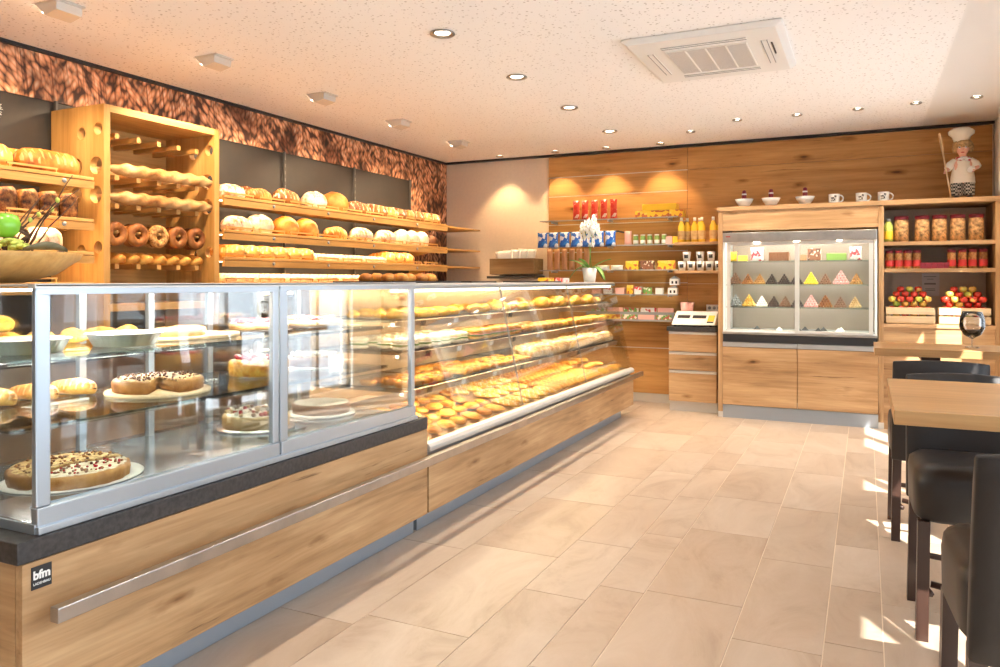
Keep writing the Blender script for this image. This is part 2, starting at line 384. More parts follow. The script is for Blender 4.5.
# ------------------------------------------------------------------ room shell
XL, XR, YB, YF, H = -4.9, 1.10, 8.6, -1.4, 2.9
fb = MB(); fb.box(XL-.1, XR+.1, YF-.1, YB+.1, -.08, -.003, 1)
lanes = [-4.9, -4.5, -4.15, -3.75, -3.2, -2.8, -2.24, -1.86, -1.384, -1.09, -.883, -.47, -.145, .06, .42, .62, 1.10]
tones = []
r2 = random.Random(3)
for i in range(len(lanes)-1):
    x0, x1 = lanes[i]+.0022, lanes[i+1]-.0022
    y = YF-r2.random()*.8
    while y < YB:
        L = .95 if (x1-x0) > .25 else .8
        L *= r2.choice((1, 1, .75))
        a, b_ = max(YF, y)+.0018, min(YB, y+L)-.0018
        if b_ > a+.01: fb.box(x0, x1, a, b_, -.02, 0, 0); tones.append(r2.random())
        y += L
flo = struct('floor', fb, ['floor', 'grout'])
at = flo.data.attributes.new('tone', 'FLOAT', 'FACE')
# map each face to its tile by position
cell = {}
for p in flo.data.polygons:
    c = p.center
    if p.material_index == 0:
        k = None
        for i in range(len(lanes)-1):
            if lanes[i] <= c.x <= lanes[i+1]: k = i
        cell.setdefault(k, []).append(p)
for k, ps in cell.items():
    for p in ps:
        ys = [flo.data.vertices[v].co.y for v in p.vertices]
        at.data[p.index].value = (math.sin((k or 0)*12.9+round((min(ys)+.0), 2)*37.7)*.5+.5) if p.normal.z > .5 else .5
cb = MB(); cb.box(XL-.1, .50, YF-.1, YB+.1, H, H+.1, 0); cb.box(.50, XR+.1, YF-.1, YB+.1, H, H+.1, 1)
struct('ceiling', cb, ['ceil', 'ceilplain'])
wl = MB(); wl.box(XL-.12, XL, YF-.1, YB+.1, 0, H); struct('wall_left', wl, 'greywall')
wb_ = MB(); wb_.box(XL, XR+.1, YB, YB+.12, 0, H); struct('wall_back', wb_, 'cream')
# right wall with tall windows, unseen front wall behind the camera kept solid to block the sun
wr = MB(); wins = [(-1.1, .5), (.65, 2.35), (2.5, 4.2), (4.85, 6.1), (6.25, 7.4)]
wr.box(XR, XR+.18, YF-.1, YB+.1, 2.45, H); wr.box(XR, XR+.18, YF-.1, YB+.1, 0, .12)
ys = [YF-.1]+[q for w_ in wins for q in w_]+[YB+.1]
for i in range(0, len(ys), 2): wr.box(XR, XR+.18, ys[i], ys[i+1], .12, 2.45)
struct('wall_right', wr, 'wallwhite')
for i, (a, b_) in enumerate(wins):
    fr = MB()
    for q in (a, b_-.05, (a+b_)/2-.03): fr.box(XR+.05, XR+.12, q, q+.05, .12, 2.45)
    for q in (.12, 2.40): fr.box(XR+.05, XR+.12, a, b_, q, q+.05)
    o = struct('window_%d' % (i+1), fr, 'grey')
    g = MB(); g.box(XR+.08, XR+.088, a+.05, b_-.05, .17, 2.40); g.build('pane', 'glass', o)
wf = MB(); wf.box(XL-.1, XR+.1, YF-.15, YF, 0, H); struct('wall_front', wf, 'wallwhite')
# dark shadow joint under the ceiling
t = MB(); t.box(XL, XL+.035, YF, YB, H-.022, H); t.box(XL, XR, YB-.06, YB, H-.022, H); struct('trim_1', t, 'black')
# right return: boxed white column piece at the picture's edge
t = MB(); t.box(1.045, 1.098, 7.50, 7.9, 2.17, H-.02); struct('trim_2', t, 'white')

# mural print on the left wall
mu = MB(); mu.box(XL+.001, XL+.012, YF, YB-.004, 2.575, H-.024); mu.box(XL+.001, XL+.012, 7.72, YB-.004, .9, 2.575)
tag(mu.build('wheat_mural', 'mural'), 'long orange photo print of wheat ears running along the top of the left wall', 'mural')
for i, y in enumerate((3.31, 5.53, 6.605, 7.70)):
    u = MB(); u.box(XL+.013, XL+.035, y-.008, y+.008, .9, 2.58)
    for k in range(24): u.box(XL+.034, XL+.0365, y-.003, y+.003, .95+k*.066, .985+k*.066, 1)
    tag(u.build('wall_upright', [plain('upright_metal', (.13, .12, .11), .5), 'black']), ['slotted metal wall upright just left of the tall baguette rack', 'slotted metal wall upright nearest the right side of the baguette rack',
        'slotted metal wall upright in the middle of the long bread shelves', 'slotted metal wall upright where the wheat print runs down the wall'][i], 'upright', 'slotted uprights on the left wall')

# oak cladding of the back wall: boards with thin aluminium joints
cl = thing('wall_cladding', 'knotty oak boarding with thin metal joints covering the back wall', 'panelling', (-3.455, YB-.003, 0))
zs = [.10, .62, 1.02, 1.36, 1.72, 2.05, 2.39, 2.62, H-.03]
for i in range(len(zs)-1):
    b = MB(); b.box(0, 1.66, -.03, 0, zs[i]+.004, zs[i+1]-.004); b.build('board', 'oakwall', cl)
    if i: b = MB(); b.box(0, 1.66, -.034, -.012, zs[i]-.004, zs[i]+.004); b.build('joint_strip', 'alu2', cl)
for a, b_ in ((.10, 1.35), (1.35, 2.62), (2.62, H-.03)):
    b = MB(); b.box(1.664, 4.54, -.03, 0, a+.002, b_-.002); b.build('board', 'oakwall', cl)
b = MB(); b.box(0, 1.62, -.02, 0, 0, .10); b.build('plinth', 'alu2', cl)

# ceiling fittings
def downlight(loc, label, group, r=.075):
    t = thing('ceiling_spotlight', label, 'ceiling light', loc, 0, group)
    m = MB(); m.lathe([(r*.62, .0), (r, -.004), (r*1.04, -.012), (r*.95, -.016), (r*.7, -.008), (r*.66, .0)], 28); m.build('trim_ring', 'steel', t)
    m = MB(); m.lathe([(0, -.004), (r*.6, -.004), (r*.6, .0)], 24); m.build('bulb', 'bulb', t)
    return t
P = Proto(downlight((0, 0, H), '', None))
nm = ['nearest the camera', 'second from the camera', 'third from the camera', 'fourth and farthest from the camera']
for i, y in enumerate((4.054, 5.155, 6.267, 7.431)):
    P.put((-2.335, y, H-.001), 'large round recessed ceiling spotlight with metal ring, %s' % nm[i], group='large recessed spotlights')
P2 = Proto(downlight((0, 0, H), '', None, .045))
for i, (x, y) in enumerate(((-4.0, 8.33), (-3.28, 8.33), (-2.66, 8.33), (-2.04, 8.33), (-1.6, 7.8), (-1.09, 7.42), (-.566, 7.43), (-.063, 7.4), (.383, 7.37), (.822, 7.35))):
    lab = ['above the cream wall beside the wheat print', 'over the left end of the oak boarding', 'over the middle of the product shelves', 'over the yellow boxes on the product shelves',
           'over the yellow bottles', 'over the left part of the praline cooler', 'over the middle of the praline cooler', 'over the right end of the praline cooler', 'over the jar shelves', 'in front of the chef doll'][i]
    P2.put((x, y, H-.001), 'small lit recessed ceiling spotlight '+lab, group='small spotlights near the back wall')
def washer():
    t = thing('wall_washer', '', 'ceiling light')
    m = MB(); m.box(-.10, .10, -.08, .08, -.01, 0); m.build('mounting_frame', 'alu2', t, .002)
    m = MB(); m.prism([(.08, 0), (-.09, -.002), (-.095, -.012), (-.02, -.075), (.075, -.055)], -.075, .075); m.build('housing', 'alu2', t, .003)
    m = MB(); m.box(-.07, -.03, -.06, .06, -.05, -.047, 0, Matrix.Rotation(.0, 4, 'Y')); m.build('lens', 'bulb', t)
    return t
P = Proto(washer())
for i, y in enumerate((2.741, 3.843, 4.986, 6.112, 7.296)):
    P.put((-4.0, y, H-.001), 'angular silver wall washer lamp on the ceiling, '+['nearest the camera', 'second from the camera', 'middle one of the row', 'fourth from the camera', 'farthest, nearest the room corner'][i], group='wall washers over the bread shelves')
ac = thing('air_conditioner', 'square white ceiling cassette air conditioner with slotted grille', 'air conditioner', (-.915, 5.17, H))
m = MB(); m.prism([(-.48, -.02), (-.44, -.045), (.44, -.045), (.48, -.02), (.48, -.001), (-.48, -.001)], -.5, .5); m.build('panel', 'white', ac, .006)
m = MB(); m.box(-.25, .25, -.27, .27, -.052, -.044, 0)
for i in range(26): m.box(-.245, .245, -.262+i*.0205, -.256+i*.0205, -.0545, -.051, 1)
for x in (-.125, 0, .125): m.box(x-.005, x+.005, -.27, .27, -.056, -.05, 0)
m.build('grille', ['offwhite', plain('grille_grey', (.55, .50, .46), .6)], ac)
for k in range(4):
    m = MB(); R = Matrix.Rotation(k*PI/2, 4, 'Z')
    m.box(-.26, .26, .33, .375, -.0485, -.044, 0, R); m.box(-.26, .26, .333, .338, -.051, -.046, 1, R); m.box(-.26, .26, .366, .371, -.051, -.046, 1, R)
    m.build('air_vane', ['white', 'grey'], ac)
m = MB(); m.box(.385, .395, -.2, .05, -.049, -.044); m.build('status_strip', 'black', ac)


# ------------------------------------------------------------------ the serving counter
CX = -2.15
base = thing('counter_base', 'long oak clad counter base with grey plinth under the near glass cake case', 'counter', (CX, 1.36, 0))
m = MB(); m.box(-.03, 0, 0, 2.21, .115, .575); m.build('front_panel', 'oak_y', base, .002)
m = MB(); m.box(-1.0, -.034, .0, .03, .115, .575); m.build('side_panel', 'oak_x', base, .002)
m = MB(); m.box(-.98, -.034, .034, 2.20, .10, .57); m.build('carcass', 'grey', base)
m = MB(); m.box(-.95, -.09, .02, 2.21, 0, .113); m.build('plinth', 'toe', base)
def text(body, size, name, material, parent, loc, rot, bold=0):
    c = bpy.data.curves.new(name, 'FONT'); c.body = body; c.size = size; c.extrude = .0006; c.align_x = 'CENTER'; c.align_y = 'CENTER'; c.offset = bold
    to = bpy.data.objects.new(name, c); COL.objects.link(to)
    dg = bpy.context.evaluated_depsgraph_get(); me = bpy.data.meshes.new_from_object(to.evaluated_get(dg))
    bpy.data.objects.remove(to); me.materials.clear(); me.materials.append(M[material])
    o = bpy.data.objects.new(name, me); COL.objects.link(o); o.parent = parent; o.location = loc; o.rotation_euler = rot; return o
bd = MB(); bd.box(.0005, .003, .025, .085, .495, .56); bo = bd.build('maker_badge', 'black', base)
text('bfm', .034, 'lettering', 'white', bo, (.0034, .055, .534), (PI/2, 0, PI/2), .0012)
text('LADENBAU', .010, 'lettering', 'white', bo, (.0034, .055, .510), (PI/2, 0, PI/2))
m = MB(); m.box(-3.17, CX+.002, 1.345, 3.57, .5775, .64)
tag(m.build('stone_worktop', 'stone', bevel=.003), 'thick dark stone slab between the oak counter base and the near glass case', 'worktop')
rail = thing('bumper_rail', 'long square stainless steel rail running along the front of the oak counter', 'rail', (-2.07, 1.40, 0))
m = MB(); m.box(-.018, .018, 0, 6.27, .412, .456); m.build('bar', 'steel', rail, .003)
for y in (.22, 1.5, 2.9, 4.3, 5.7, 6.1):
    m = MB(); m.box(-.079, -.018, y, y+.03, .40, .425); m.build('bracket', 'steel', rail)

# near glass cake case
case = thing('glass_cake_case', 'near glass display case with silver framed panes and cakes on three levels', 'display case', (CX, 1.42, .641))
CL = 2.07; CD = .83; CH = .729
m = MB(); m.box(-CD, -.03, 0, CL, .0, .03); m.build('floor_deck', 'casedeck', case, .003)
for a, b_ in ((0, 1.02), (1.03, CL)):
    f = MB(); x0, x1 = -.052, -.03
    f.box(x0, x1, a, b_, CH-.03, CH-.006); f.box(x0, x1+.006, a, b_, .006, .075)
    f.box(x0, x1, a, a+.045, .075, CH-.03); f.box(x0, x1, b_-.035, b_, .075, CH-.03)
    d = f.build('framed_pane', 'alu', case, .004)
    g = MB(); g.box(x0+.008, x0+.014, a+.045, b_-.035, .075, CH-.03); g.build('pane', 'glass', d)
m = MB(); m.box(-CD, -.026, -.004, CL+.004, CH-.006, CH+.0, 0); m.box(-.06, -.026, -.006, CL+.006, CH-.012, CH+.002, 0); m.build('top_plate', 'alu2', case, .001)
m = MB(); m.box(-.034, -.012, -.004, CL+.004, 0, .022); m.build('front_sill', 'alu', case, .003)
for q in (0, CL-.006): m = MB(); m.box(-CD, -.055, q, q+.006, .03, CH-.01); m.build('side_pane', 'glass', case)
m = MB(); m.box(-CD, -.03, -.006, .004, 0, .028); m.build('side_rail', 'alu', case)
for y in (.0, .33, .69, 1.03, 1.38, 1.72, CL-.03):
    m = MB(); m.box(-CD, -CD+.025, y, y+.03, .03, CH-.01); m.build('rear_post', 'alu', case)
m = MB(); m.box(-CD+.006, -CD+.011, .03, CL-.03, .03, CH-.01); m.build('rear_pane', 'glass', case)
for z, dx in ((.275, -.19), (.485, -.20)):
    m = MB(); m.box(-CD+.03, dx, .02, CL-.02, z, z+.008); sh = m.build('glass_shelf', 'shelfglass', case)
    m = MB(); m.box(dx-.002, dx+.004, .02, CL-.02, z-.006, z+.010); m.build('edge_profile', 'shelfglass', sh)
    for y in (.345, .7, 1.045, 1.4, 1.73):
        m = MB(); m.prism([(-CD+.02, z-.05), (-CD+.02, z-.002), (dx-.12, z-.002), (dx-.12, z-.012)], y, y+.006, 1); m.build('shelf_arm', 'black', sh)
for z in (CH-.03, .455, .245):
    m = MB(); m.box(-CD+.05, -CD+.07, .03, CL-.03, z, z+.010); m.build('light_strip', 'led', case)
lamp('AREA', 'case_light', (CX-.42, 2.45, 1.345), 22, (1, .95, .86), rot=(0, 0, 0), shape='RECTANGLE', size=.1, size_y=2.0)
lamp('AREA', 'case_light', (CX-.70, 2.45, 1.08), 6, (1, .95, .86), rot=(0, -.5, 0), shape='RECTANGLE', size=.03, size_y=2.0)

# refrigerated bakery counter behind it
rc = thing('bakery_counter', 'long slanted glass bakery counter with four levels full of rolls and pastries', 'display counter', (CX, 3.585, 0))
RL = 4.06
m = MB(); m.box(-.03, 0, 0, RL, .115, .42); m.build('front_panel', 'oak_y', rc, .002)
m = MB(); m.box(-1.0, -.034, RL-.03, RL, .115, .44); m.build('side_panel', 'oak_x', rc, .002)
m = MB(); m.box(-.95, -.09, .02, RL-.14, 0, .113); m.build('plinth', 'toe', rc)
m = MB(); m.box(-1.0, -.034, .01, RL-.032, .12, .44); m.build('carcass', 'grey', rc)
m = MB(); m.prism([(-.10, .45), (.0, .445), (.010, .452), (.010, .474), (-.004, .490), (-.03, .497), (-.045, .488), (-.10, .47)], 0, RL, 1); m.build('front_lip', 'alu2', rc, .004)
m = MB(); m.prism([(-.10, .445), (-.05, .478), (-.92, .60), (-.95, .45)], .01, RL-.01, 1); m.build('sloping_deck', 'bronze', rc)
TOPZ = 1.345
m = MB(); m.box(-.82, -.21, 0, RL, TOPZ, TOPZ+.022); m.build('top_plate', 'alu2', rc, .004)
m = MB(); m.box(-.23, -.195, 0, RL, TOPZ-.012, TOPZ+.010); m.build('top_front_profile', 'alu', rc, .003)
m = MB(); m.box(-.88, -.82, .0, RL, .6, TOPZ+.01); m.build('rear_frame', 'bronze', rc)
for k in range(3):
    y0, y1 = k*RL/3+.003, (k+1)*RL/3-.003
    m = MB(); m.prism([(-.028, .505), (-.022, .505), (-.20, TOPZ), (-.206, TOPZ)], y0, y1, 1); m.build('front_pane', 'glass', rc)
    if k: m = MB(); m.prism([(-.045, .505), (-.035, .505), (-.215, TOPZ-.01), (-.23, TOPZ-.01)], y0-.006, y0, 1); m.build('strut', 'grey', rc)
for y in (.002, RL-.008):
    m = MB(); m.prism([(-.05, .50), (-.82, .60), (-.82, TOPZ-.002), (-.225, TOPZ-.012)], y, y+.006, 1); m.build('side_pane', 'glass', rc)
RSH = [(1.155, -.235), (.975, -.205), (.765, -.175)]
for z, dx in RSH:
    m = MB(); m.box(-.80, dx, .02, RL-.02, z-.012, z); sh = m.build('glass_shelf', 'shelfglass', rc)
    m = MB(); m.prism([(dx, z-.002), (dx+.012, z-.006), (dx+.006, z-.042), (dx-.004, z-.042)], .02, RL-.02, 1); m.build('price_rail', 'bronze', sh)
    m = MB(); m.box(dx-.03, dx-.012, .03, RL-.03, z-.03, z-.013); m.build('light_tube', 'ledwarm', sh)
    for k in range(9 if z < .8 else 5):
        m = MB(); y = .25+k*.42+rnd.random()*.1; m.prism([(dx+.013, z-.008), (dx+.0145, z-.008), (dx+.009, z-.04), (dx+.0075, z-.04)], y, y+.055, 1); m.build('price_tag', 'paper' if k % 3 else 'black', sh)
m = MB(); m.box(-.26, -.235, .02, RL-.02, TOPZ-.03, TOPZ-.013); m.build('light_tube', 'ledwarm', rc)
for z, dx in RSH+[(TOPZ, -.25)]:
    lamp('AREA', 'counter_light', (CX+dx-.05, 3.585+RL/2, z-.045), 21 if z > .8 else 29, (1, .78, .46), rot=(0, .6, 0), shape='RECTANGLE', size=.03, size_y=RL-.2)

# ------------------------------------------------------------------ baked goods prototypes (origin at the underside)
def loaf_mb(L, W, Hh, cuts=0, cutm=1, p=2.4, sq=1.0, nu=28, nv=14, diag=.5, seed=0, lump=.04):
    m = MB(); v = []; r_ = random.Random(seed)
    for i in range(nu+1):
        t = -1+2*i/nu; e = max(0.0, 1-abs(t)**p)**.5
        for k in range(nv):
            a = 2*PI*k/nv; cy, sz = math.cos(a), math.sin(a)
            y = W/2*e*(abs(cy)**sq)*(1 if cy > 0 else -1); z = (Hh*.5)*(1+sz*(1 if sz > 0 else .96)) if e > 0 else Hh*.4
            z = Hh*.42+(Hh*.58*sz*e if sz > 0 else Hh*.42*sz*e**.3)
            x = t*L/2
            d = noise.noise(Vector((x*9+seed, y*9, z*9)))*lump*Hh*2
            if cuts and sz > .15:
                ph = ((t*cuts/2+y/W*diag*2) % 1)
                if ph < .22: d -= Hh*.10
            v.append((x, y*(1+lump*noise.noise(Vector((x*7, seed, 2)))), max(0, z+d)))
    f = []; mm = []
    for i in range(nu):
        for k in range(nv):
            f.append((i*nv+k, i*nv+(k+1) % nv, (i+1)*nv+(k+1) % nv, (i+1)*nv+k))
            t = -1+2*(i+.5)/nu; a = 2*PI*(k+.5)/nv; y = math.cos(a)
            ph = ((t*cuts/2+y*.5*diag*2) % 1) if cuts else 1
            mm.append(cutm if (cuts and ph < .22 and math.sin(a) > .2) else 0)
    b = len(m.v); m.add(v, f, 0, True); m.m = mm; return m
def twist_mb(L, r, lobes=2, turns=3, nu=40, nv=14, amp=.28, bend=0):
    m = MB(); v = []
    for i in range(nu+1):
        t = i/nu; e = min(1, (math.sin(PI*min(max(t, .001), .999))*2.2)**.6)
        for k in range(nv):
            a = 2*PI*k/nv; rr = r*e*(1+amp*math.cos(lobes*a+turns*2*PI*t))
            v.append(((t-.5)*L, rr*math.cos(a)+bend*(4*(t-.5)**2), max(0, r*.95+rr*math.sin(a))))
    f = [(i*nv+k, i*nv+(k+1) % nv, (i+1)*nv+(k+1) % nv, (i+1)*nv+k) for i in range(nu) for k in range(nv)]
    f += [tuple(range(nv)), tuple(nu*nv+k for k in range(nv-1, -1, -1))]
    return m.add(v, f, 0, True)
def ring_mb(R, r, lump=.1, n=26, k2=10, seed=0):
    m = MB(); v = []
    for i in range(n):
        a = 2*PI*i/n
        for k in range(k2):
            b = 2*PI*k/k2; rr = r*(1+lump*noise.noise(Vector((math.cos(a)*3+seed, math.sin(a)*3, b))))
            v.append(((R+rr*math.cos(b))*math.cos(a), (R+rr*math.cos(b))*math.sin(a), r+rr*math.sin(b)))
    f = [(i*k2+k, ((i+1) % n)*k2+k, ((i+1) % n)*k2+(k+1) % k2, i*k2+(k+1) % k2) for i in range(n) for k in range(k2)]
    return m.add(v, f, 0, True)
def croissant_mb(L=.13, r=.03):
    m = MB(); v = []; nu, nv = 26, 10
    for i in range(nu+1):
        t = -1+2*i/nu; e = (1-abs(t)**1.6)*.85+.15*(1-abs(t)**8); seg = 1-.12*((abs(t)*3.2) % 1)
        a0 = t*1.25
        for k in range(nv):
            a = 2*PI*k/nv; rr = r*e*seg
            v.append((L*.5*math.sin(a0)/math.sin(1.25)+0*rr, L*.35*(1-math.cos(a0))+rr*1.15*math.cos(a), max(0, r*.8+rr*math.sin(a))))
    f = [(i*nv+k, i*nv+(k+1) % nv, (i+1)*nv+(k+1) % nv, (i+1)*nv+k) for i in range(nu) for k in range(nv)]
    return m.add(v, f, 0, True)
def bun_mb(r, h, crown=0, seed=0, m=0, nu=16, nv=9, cross=False, lump=.07):
    b = MB(); v = []
    def fn(d):
        k = 1+lump*noise.noise(d*2.2+Vector((seed, 0, 0)))
        if cross and d.z > .2 and (abs(d.x) < .14 or abs(d.y) < .14): k -= .07
        return k
    b.ell((0, 0, h*.42), r, r, h*.58, nu, nv, m, fn=fn)
    b.v = [(x, y, max(0, z)) for x, y, z in b.v]; return b
def spiral_mb(r=.055, h=.028):
    m = MB(); pts = []; n = 54
    for i in range(n):
        t = i/(n-1); a = t*2.6*2*PI; rr = r*.12+r*.74*t
        pts.append((rr*math.cos(a), rr*math.sin(a), h*.5+.004*(1-t)))
    m.tube(pts, h*.5, 8); m.add([(x*r*.9, y*r*.9, h*.45) for x, y in [(math.cos(q), math.sin(q)) for q in [2*PI*k/16 for k in range(16)]]], [tuple(range(16))], 1)
    return m
def danish_mb(r=.055, h=.025, topm=1):
    m = MB(); m.lathe([(0, 0), (r*.9, 0), (r, h*.5), (r*.92, h), (r*.7, h*1.05), (r*.6, h*.75), (0, h*.7)], 18, ruf=.05, nr=5)
    m.ell((0, 0, h*.8), r*.58, r*.58, h*.45, 12, 6, topm, fn=lambda d: 1+.15*noise.noise(d*5)); return m
def sandwich_mb(L=.12, W=.07):
    m = MB(); a = bun_mb(.5, .028, m=0, nu=16, nv=6); m.v = [(x*L, y*W, z) for x, y, z in a.v]; m.f = a.f; m.m = a.m; m.sm = a.sm
    m.ell((0, 0, .029), L*.53, W*.56, .007, 18, 4, 1, fn=lambda d: 1+.12*noise.noise(Vector((d.x*9, d.y*9, 0))))
    m.ell((.0, 0, .036), L*.50, W*.52, .006, 16, 4, 2, fn=lambda d: 1+.10*noise.noise(Vector((d.x*7, d.y*7, 3))))
    b = bun_mb(.5, .036, m=0, nu=16, nv=8); m.add([(x*L, y*W, z+.038) for x, y, z in b.v], b.f, 0, True); return m
def flat_mb(L, W, h, seed=0, top=1):   # oval flatbread pastry with baked topping
    m = MB(); m.ell((0, 0, h*.45), L/2, W/2, h*.55, 20, 8, 0, fn=lambda d: 1+.1*noise.noise(d*3+Vector((seed, 0, 0)))); m.v = [(x, y, max(0, z)) for x, y, z in m.v]
    m.ell((0, 0, h*.8), L*.38, W*.36, h*.3, 16, 6, top, fn=lambda d: 1+.25*noise.noise(d*5+Vector((seed, 1, 0)))); return m
def proto(name, mb, mats, cat):
    o = mb.build(name, mats); o['category'] = cat; return Proto(o)
PR = dict(
    gold=proto('bread_roll', bun_mb(.047, .06, seed=1, cross=True), ['b_gold'], 'bread roll'),
    brown=proto('bread_roll', bun_mb(.045, .058, seed=3, cross=True), ['b_brown'], 'bread roll'),
    seed=proto('seeded_roll', bun_mb(.046, .056, seed=2), ['b_seed'], 'bread roll'),
    pale=proto('bread_roll', bun_mb(.044, .058, seed=7), ['b_yellow'], 'bread roll'),
    bigbun=proto('bread_roll', bun_mb(.062, .085, seed=9), ['b_cheese'], 'bread roll'),
    cheese=proto('cheese_roll', flat_mb(.13, .085, .05, 2), ['b_cheese', 'b_yellow'], 'cheese roll'),
    crois=proto('croissant', croissant_mb(.15, .034), ['b_cheese'], 'croissant'),
    spiral=proto('spiral_pastry', spiral_mb(), ['b_gold', 'b_brown'], 'pastry'),
    dan=proto('danish_pastry', danish_mb(), ['b_gold', 'fruit_y'], 'pastry'),
    danb=proto('danish_pastry', danish_mb(), ['b_brown', 'cream_f'], 'pastry'),
    choc=proto('iced_pastry', danish_mb(.05, .03), ['b_gold', 'milk'], 'pastry'),
    sand=proto('filled_roll', sandwich_mb(), ['b_sugar', 'green', 'cream_f'], 'filled roll'),
    sand2=proto('filled_roll', sandwich_mb(.13, .075), ['b_gold', 'green', 'pink'], 'filled roll'),
    sugar=proto('sugared_pastry', flat_mb(.15, .10, .09, 5, 1), ['b_powder', 'b_powder'], 'pastry'),
    puff=proto('puff_pastry', loaf_mb(.13, .07, .045, 3, 1, p=4, nu=18, nv=10, seed=4), ['b_gold', 'b_yellow'], 'puff pastry'),
    stick=proto('pastry_stick', loaf_mb(.30, .055, .042, 6, 1, p=5, nu=26, nv=10, seed=6), ['b_gold', 'b_yellow'], 'pastry stick'),
    pizza=proto('flat_pastry', flat_mb(.17, .12, .032, 8), ['b_gold', 'b_cheese'], 'pastry'),
    oval=proto('flat_pastry', loaf_mb(.21, .12, .045, 5, 1, p=2.2, nu=22, nv=12, seed=8, diag=.8), ['b_cheese', 'b_sugar'], 'pastry'))
def deckz(x): return .484+(-.05-(x-CX))*(.122/.87)
CNT = {}
def row(kind, y0, y1, dy, xs, zf, label, group, jit=.010, rz=None, rzj=.5, z2=None, cat=None):
    jit *= .6
    """individual baked goods in rows along the counter"""
    y = y0; i = 0
    while y < y1:
        for j, x in enumerate(xs):
            yy = y+(dy*.5 if j % 2 else 0)+rnd.uniform(-jit, jit)
            if yy > y1+dy*.3: continue
            k = kind[(i+j) % len(kind)] if isinstance(kind, (list, tuple)) else kind
            x_ = x+rnd.uniform(-jit, jit); z = zf(x_) if callable(zf) else zf
            q = PR[k].put((x_, yy, z+.0005), label, cat, group, rz=(rz if rz is not None else rnd.uniform(0, 6.28))+rnd.uniform(-rzj, rzj), scale=(rnd.uniform(.92, 1.03),)*3)
            if callable(zf): q.rotation_euler.y = math.atan(.122/.87); q.rotation_mode = 'ZYX'
        y += dy; i += 1
# trays under the goods on the three glass shelves and the deck
def tray_mb(x0, x1, y0, y1, z, h=.008):
    m = MB(); m.box(x0, x1, y0, y1, z, z+.002); m.box(x0, x1, y0, y0+.003, z, z+h); m.box(x0, x1, y1-.003, y1, z, z+h)
    m.box(x0, x0+.003, y0, y1, z, z+h); m.box(x1-.003, x1, y0, y1, z, z+h); return m
lv = ['top', 'second', 'third']
TY = [3.63, 4.28, 4.94, 5.60, 6.26, 6.92, 7.60]
ords = ['first', 'second', 'third', 'fourth', 'fifth', 'sixth']
for k, (z, dx) in enumerate(RSH):
    for i in range(6):
        x1 = CX+dx-.004
        tag(tray_mb(CX-.78, x1, TY[i]+.004, TY[i+1]-.004, z+.0005).build('baking_tray', 'tray'),
            'dark baking tray on the %s counter shelf, %s tray from the cake case' % (lv[k], ords[i]), 'tray', 'dark trays on the counter shelves')
z1, z2_, z3 = [q[0]+.003 for q in RSH]
x1, x2, x3 = [CX+q[1]-.07 for q in RSH]
T1, T2, T3 = 'goods on the top counter shelf', 'goods on the second counter shelf', 'goods on the third counter shelf'
row('cheese', 3.72, 4.50, .135, (x1, x1-.15, x1-.30), z1, 'yellow cheese topped roll near the left end of the top counter shelf', T1)
row('crois', 4.68, 4.98, .19, (x1, x1-.20), z1, 'golden croissant lying mid left on the top counter shelf', T1)
PR['bigbun'].put((x1-.1, 5.22, z1), 'largest round yellow bun on the top counter shelf', 'bread roll')
row('pale', 5.10, 5.60, .115, (x1, x1-.22), z1, 'smooth pale yellow roll beside the largest bun on the top counter shelf', T1)
row(['bigbun', 'gold', 'pale'], 5.95, 7.48, .132, (x1, x1-.135, x1-.27), z1, 'round golden roll in the right half of the top counter shelf', T1)
row('sand', 3.72, 4.55, .125, (x2, x2-.14, x2-.28), z2_, 'white floured filled roll with salad at the left end of second counter shelf', T2, rz=.3)
row('sand2', 4.66, 5.35, .13, (x2, x2-.15), z2_, 'golden filled roll with greens and pink filling on the second counter shelf', T2, rz=.4)
row('seed', 5.45, 6.15, .112, (x2, x2-.115, x2-.23), z2_, 'seeded brown roll in the middle of the second counter shelf', T2)
row(['gold', 'pale'], 6.24, 7.50, .112, (x2, x2-.115), z2_, 'golden roll at the right end of the second counter shelf', T2)
row('choc', 3.72, 4.28, .118, (x3, x3-.12, x3-.24), z3, 'small chocolate topped pastry at the left end of the third counter shelf', T3)
row('puff', 4.36, 4.86, .09, (x3, x3-.15, x3-.29), z3, 'ridged golden puff pastry on the third counter shelf', T3, rz=.2, rzj=.2)
row('dan', 4.97, 5.50, .12, (x3, x3-.12, x3-.24), z3, 'round pastry with yellow filling on the third counter shelf', T3)
row('sugar', 5.62, 7.52, .125, (x3, x3-.16), z3, 'large sugar dusted pastry in the right half of the third counter shelf', T3, rz=.1, rzj=.3)
TD = 'goods on the sloping bottom deck'
row(['pizza', 'spiral', 'pizza', 'dan'], 3.70, 4.75, .165, (CX-.145, CX-.285, CX-.425, CX-.565), deckz, 'flat golden pastry with baked topping at the left end of bottom deck', TD)
row('oval', 4.90, 5.62, .18, (CX-.15, CX-.36, CX-.56), deckz, 'large oval pastry with pale stripes on the bottom deck', TD, rz=.35, rzj=.15)
row('stick', 5.72, 6.85, .085, (CX-.22, CX-.53), deckz, 'long golden pastry stick lying side by side on the bottom deck', TD, rz=.12, rzj=.06, jit=.006)
row(['crois', 'puff'], 7.0, 7.50, .16, (CX-.13, CX-.31, CX-.49), deckz, 'small yellow pastry heaped at the far right end of bottom deck', TD)

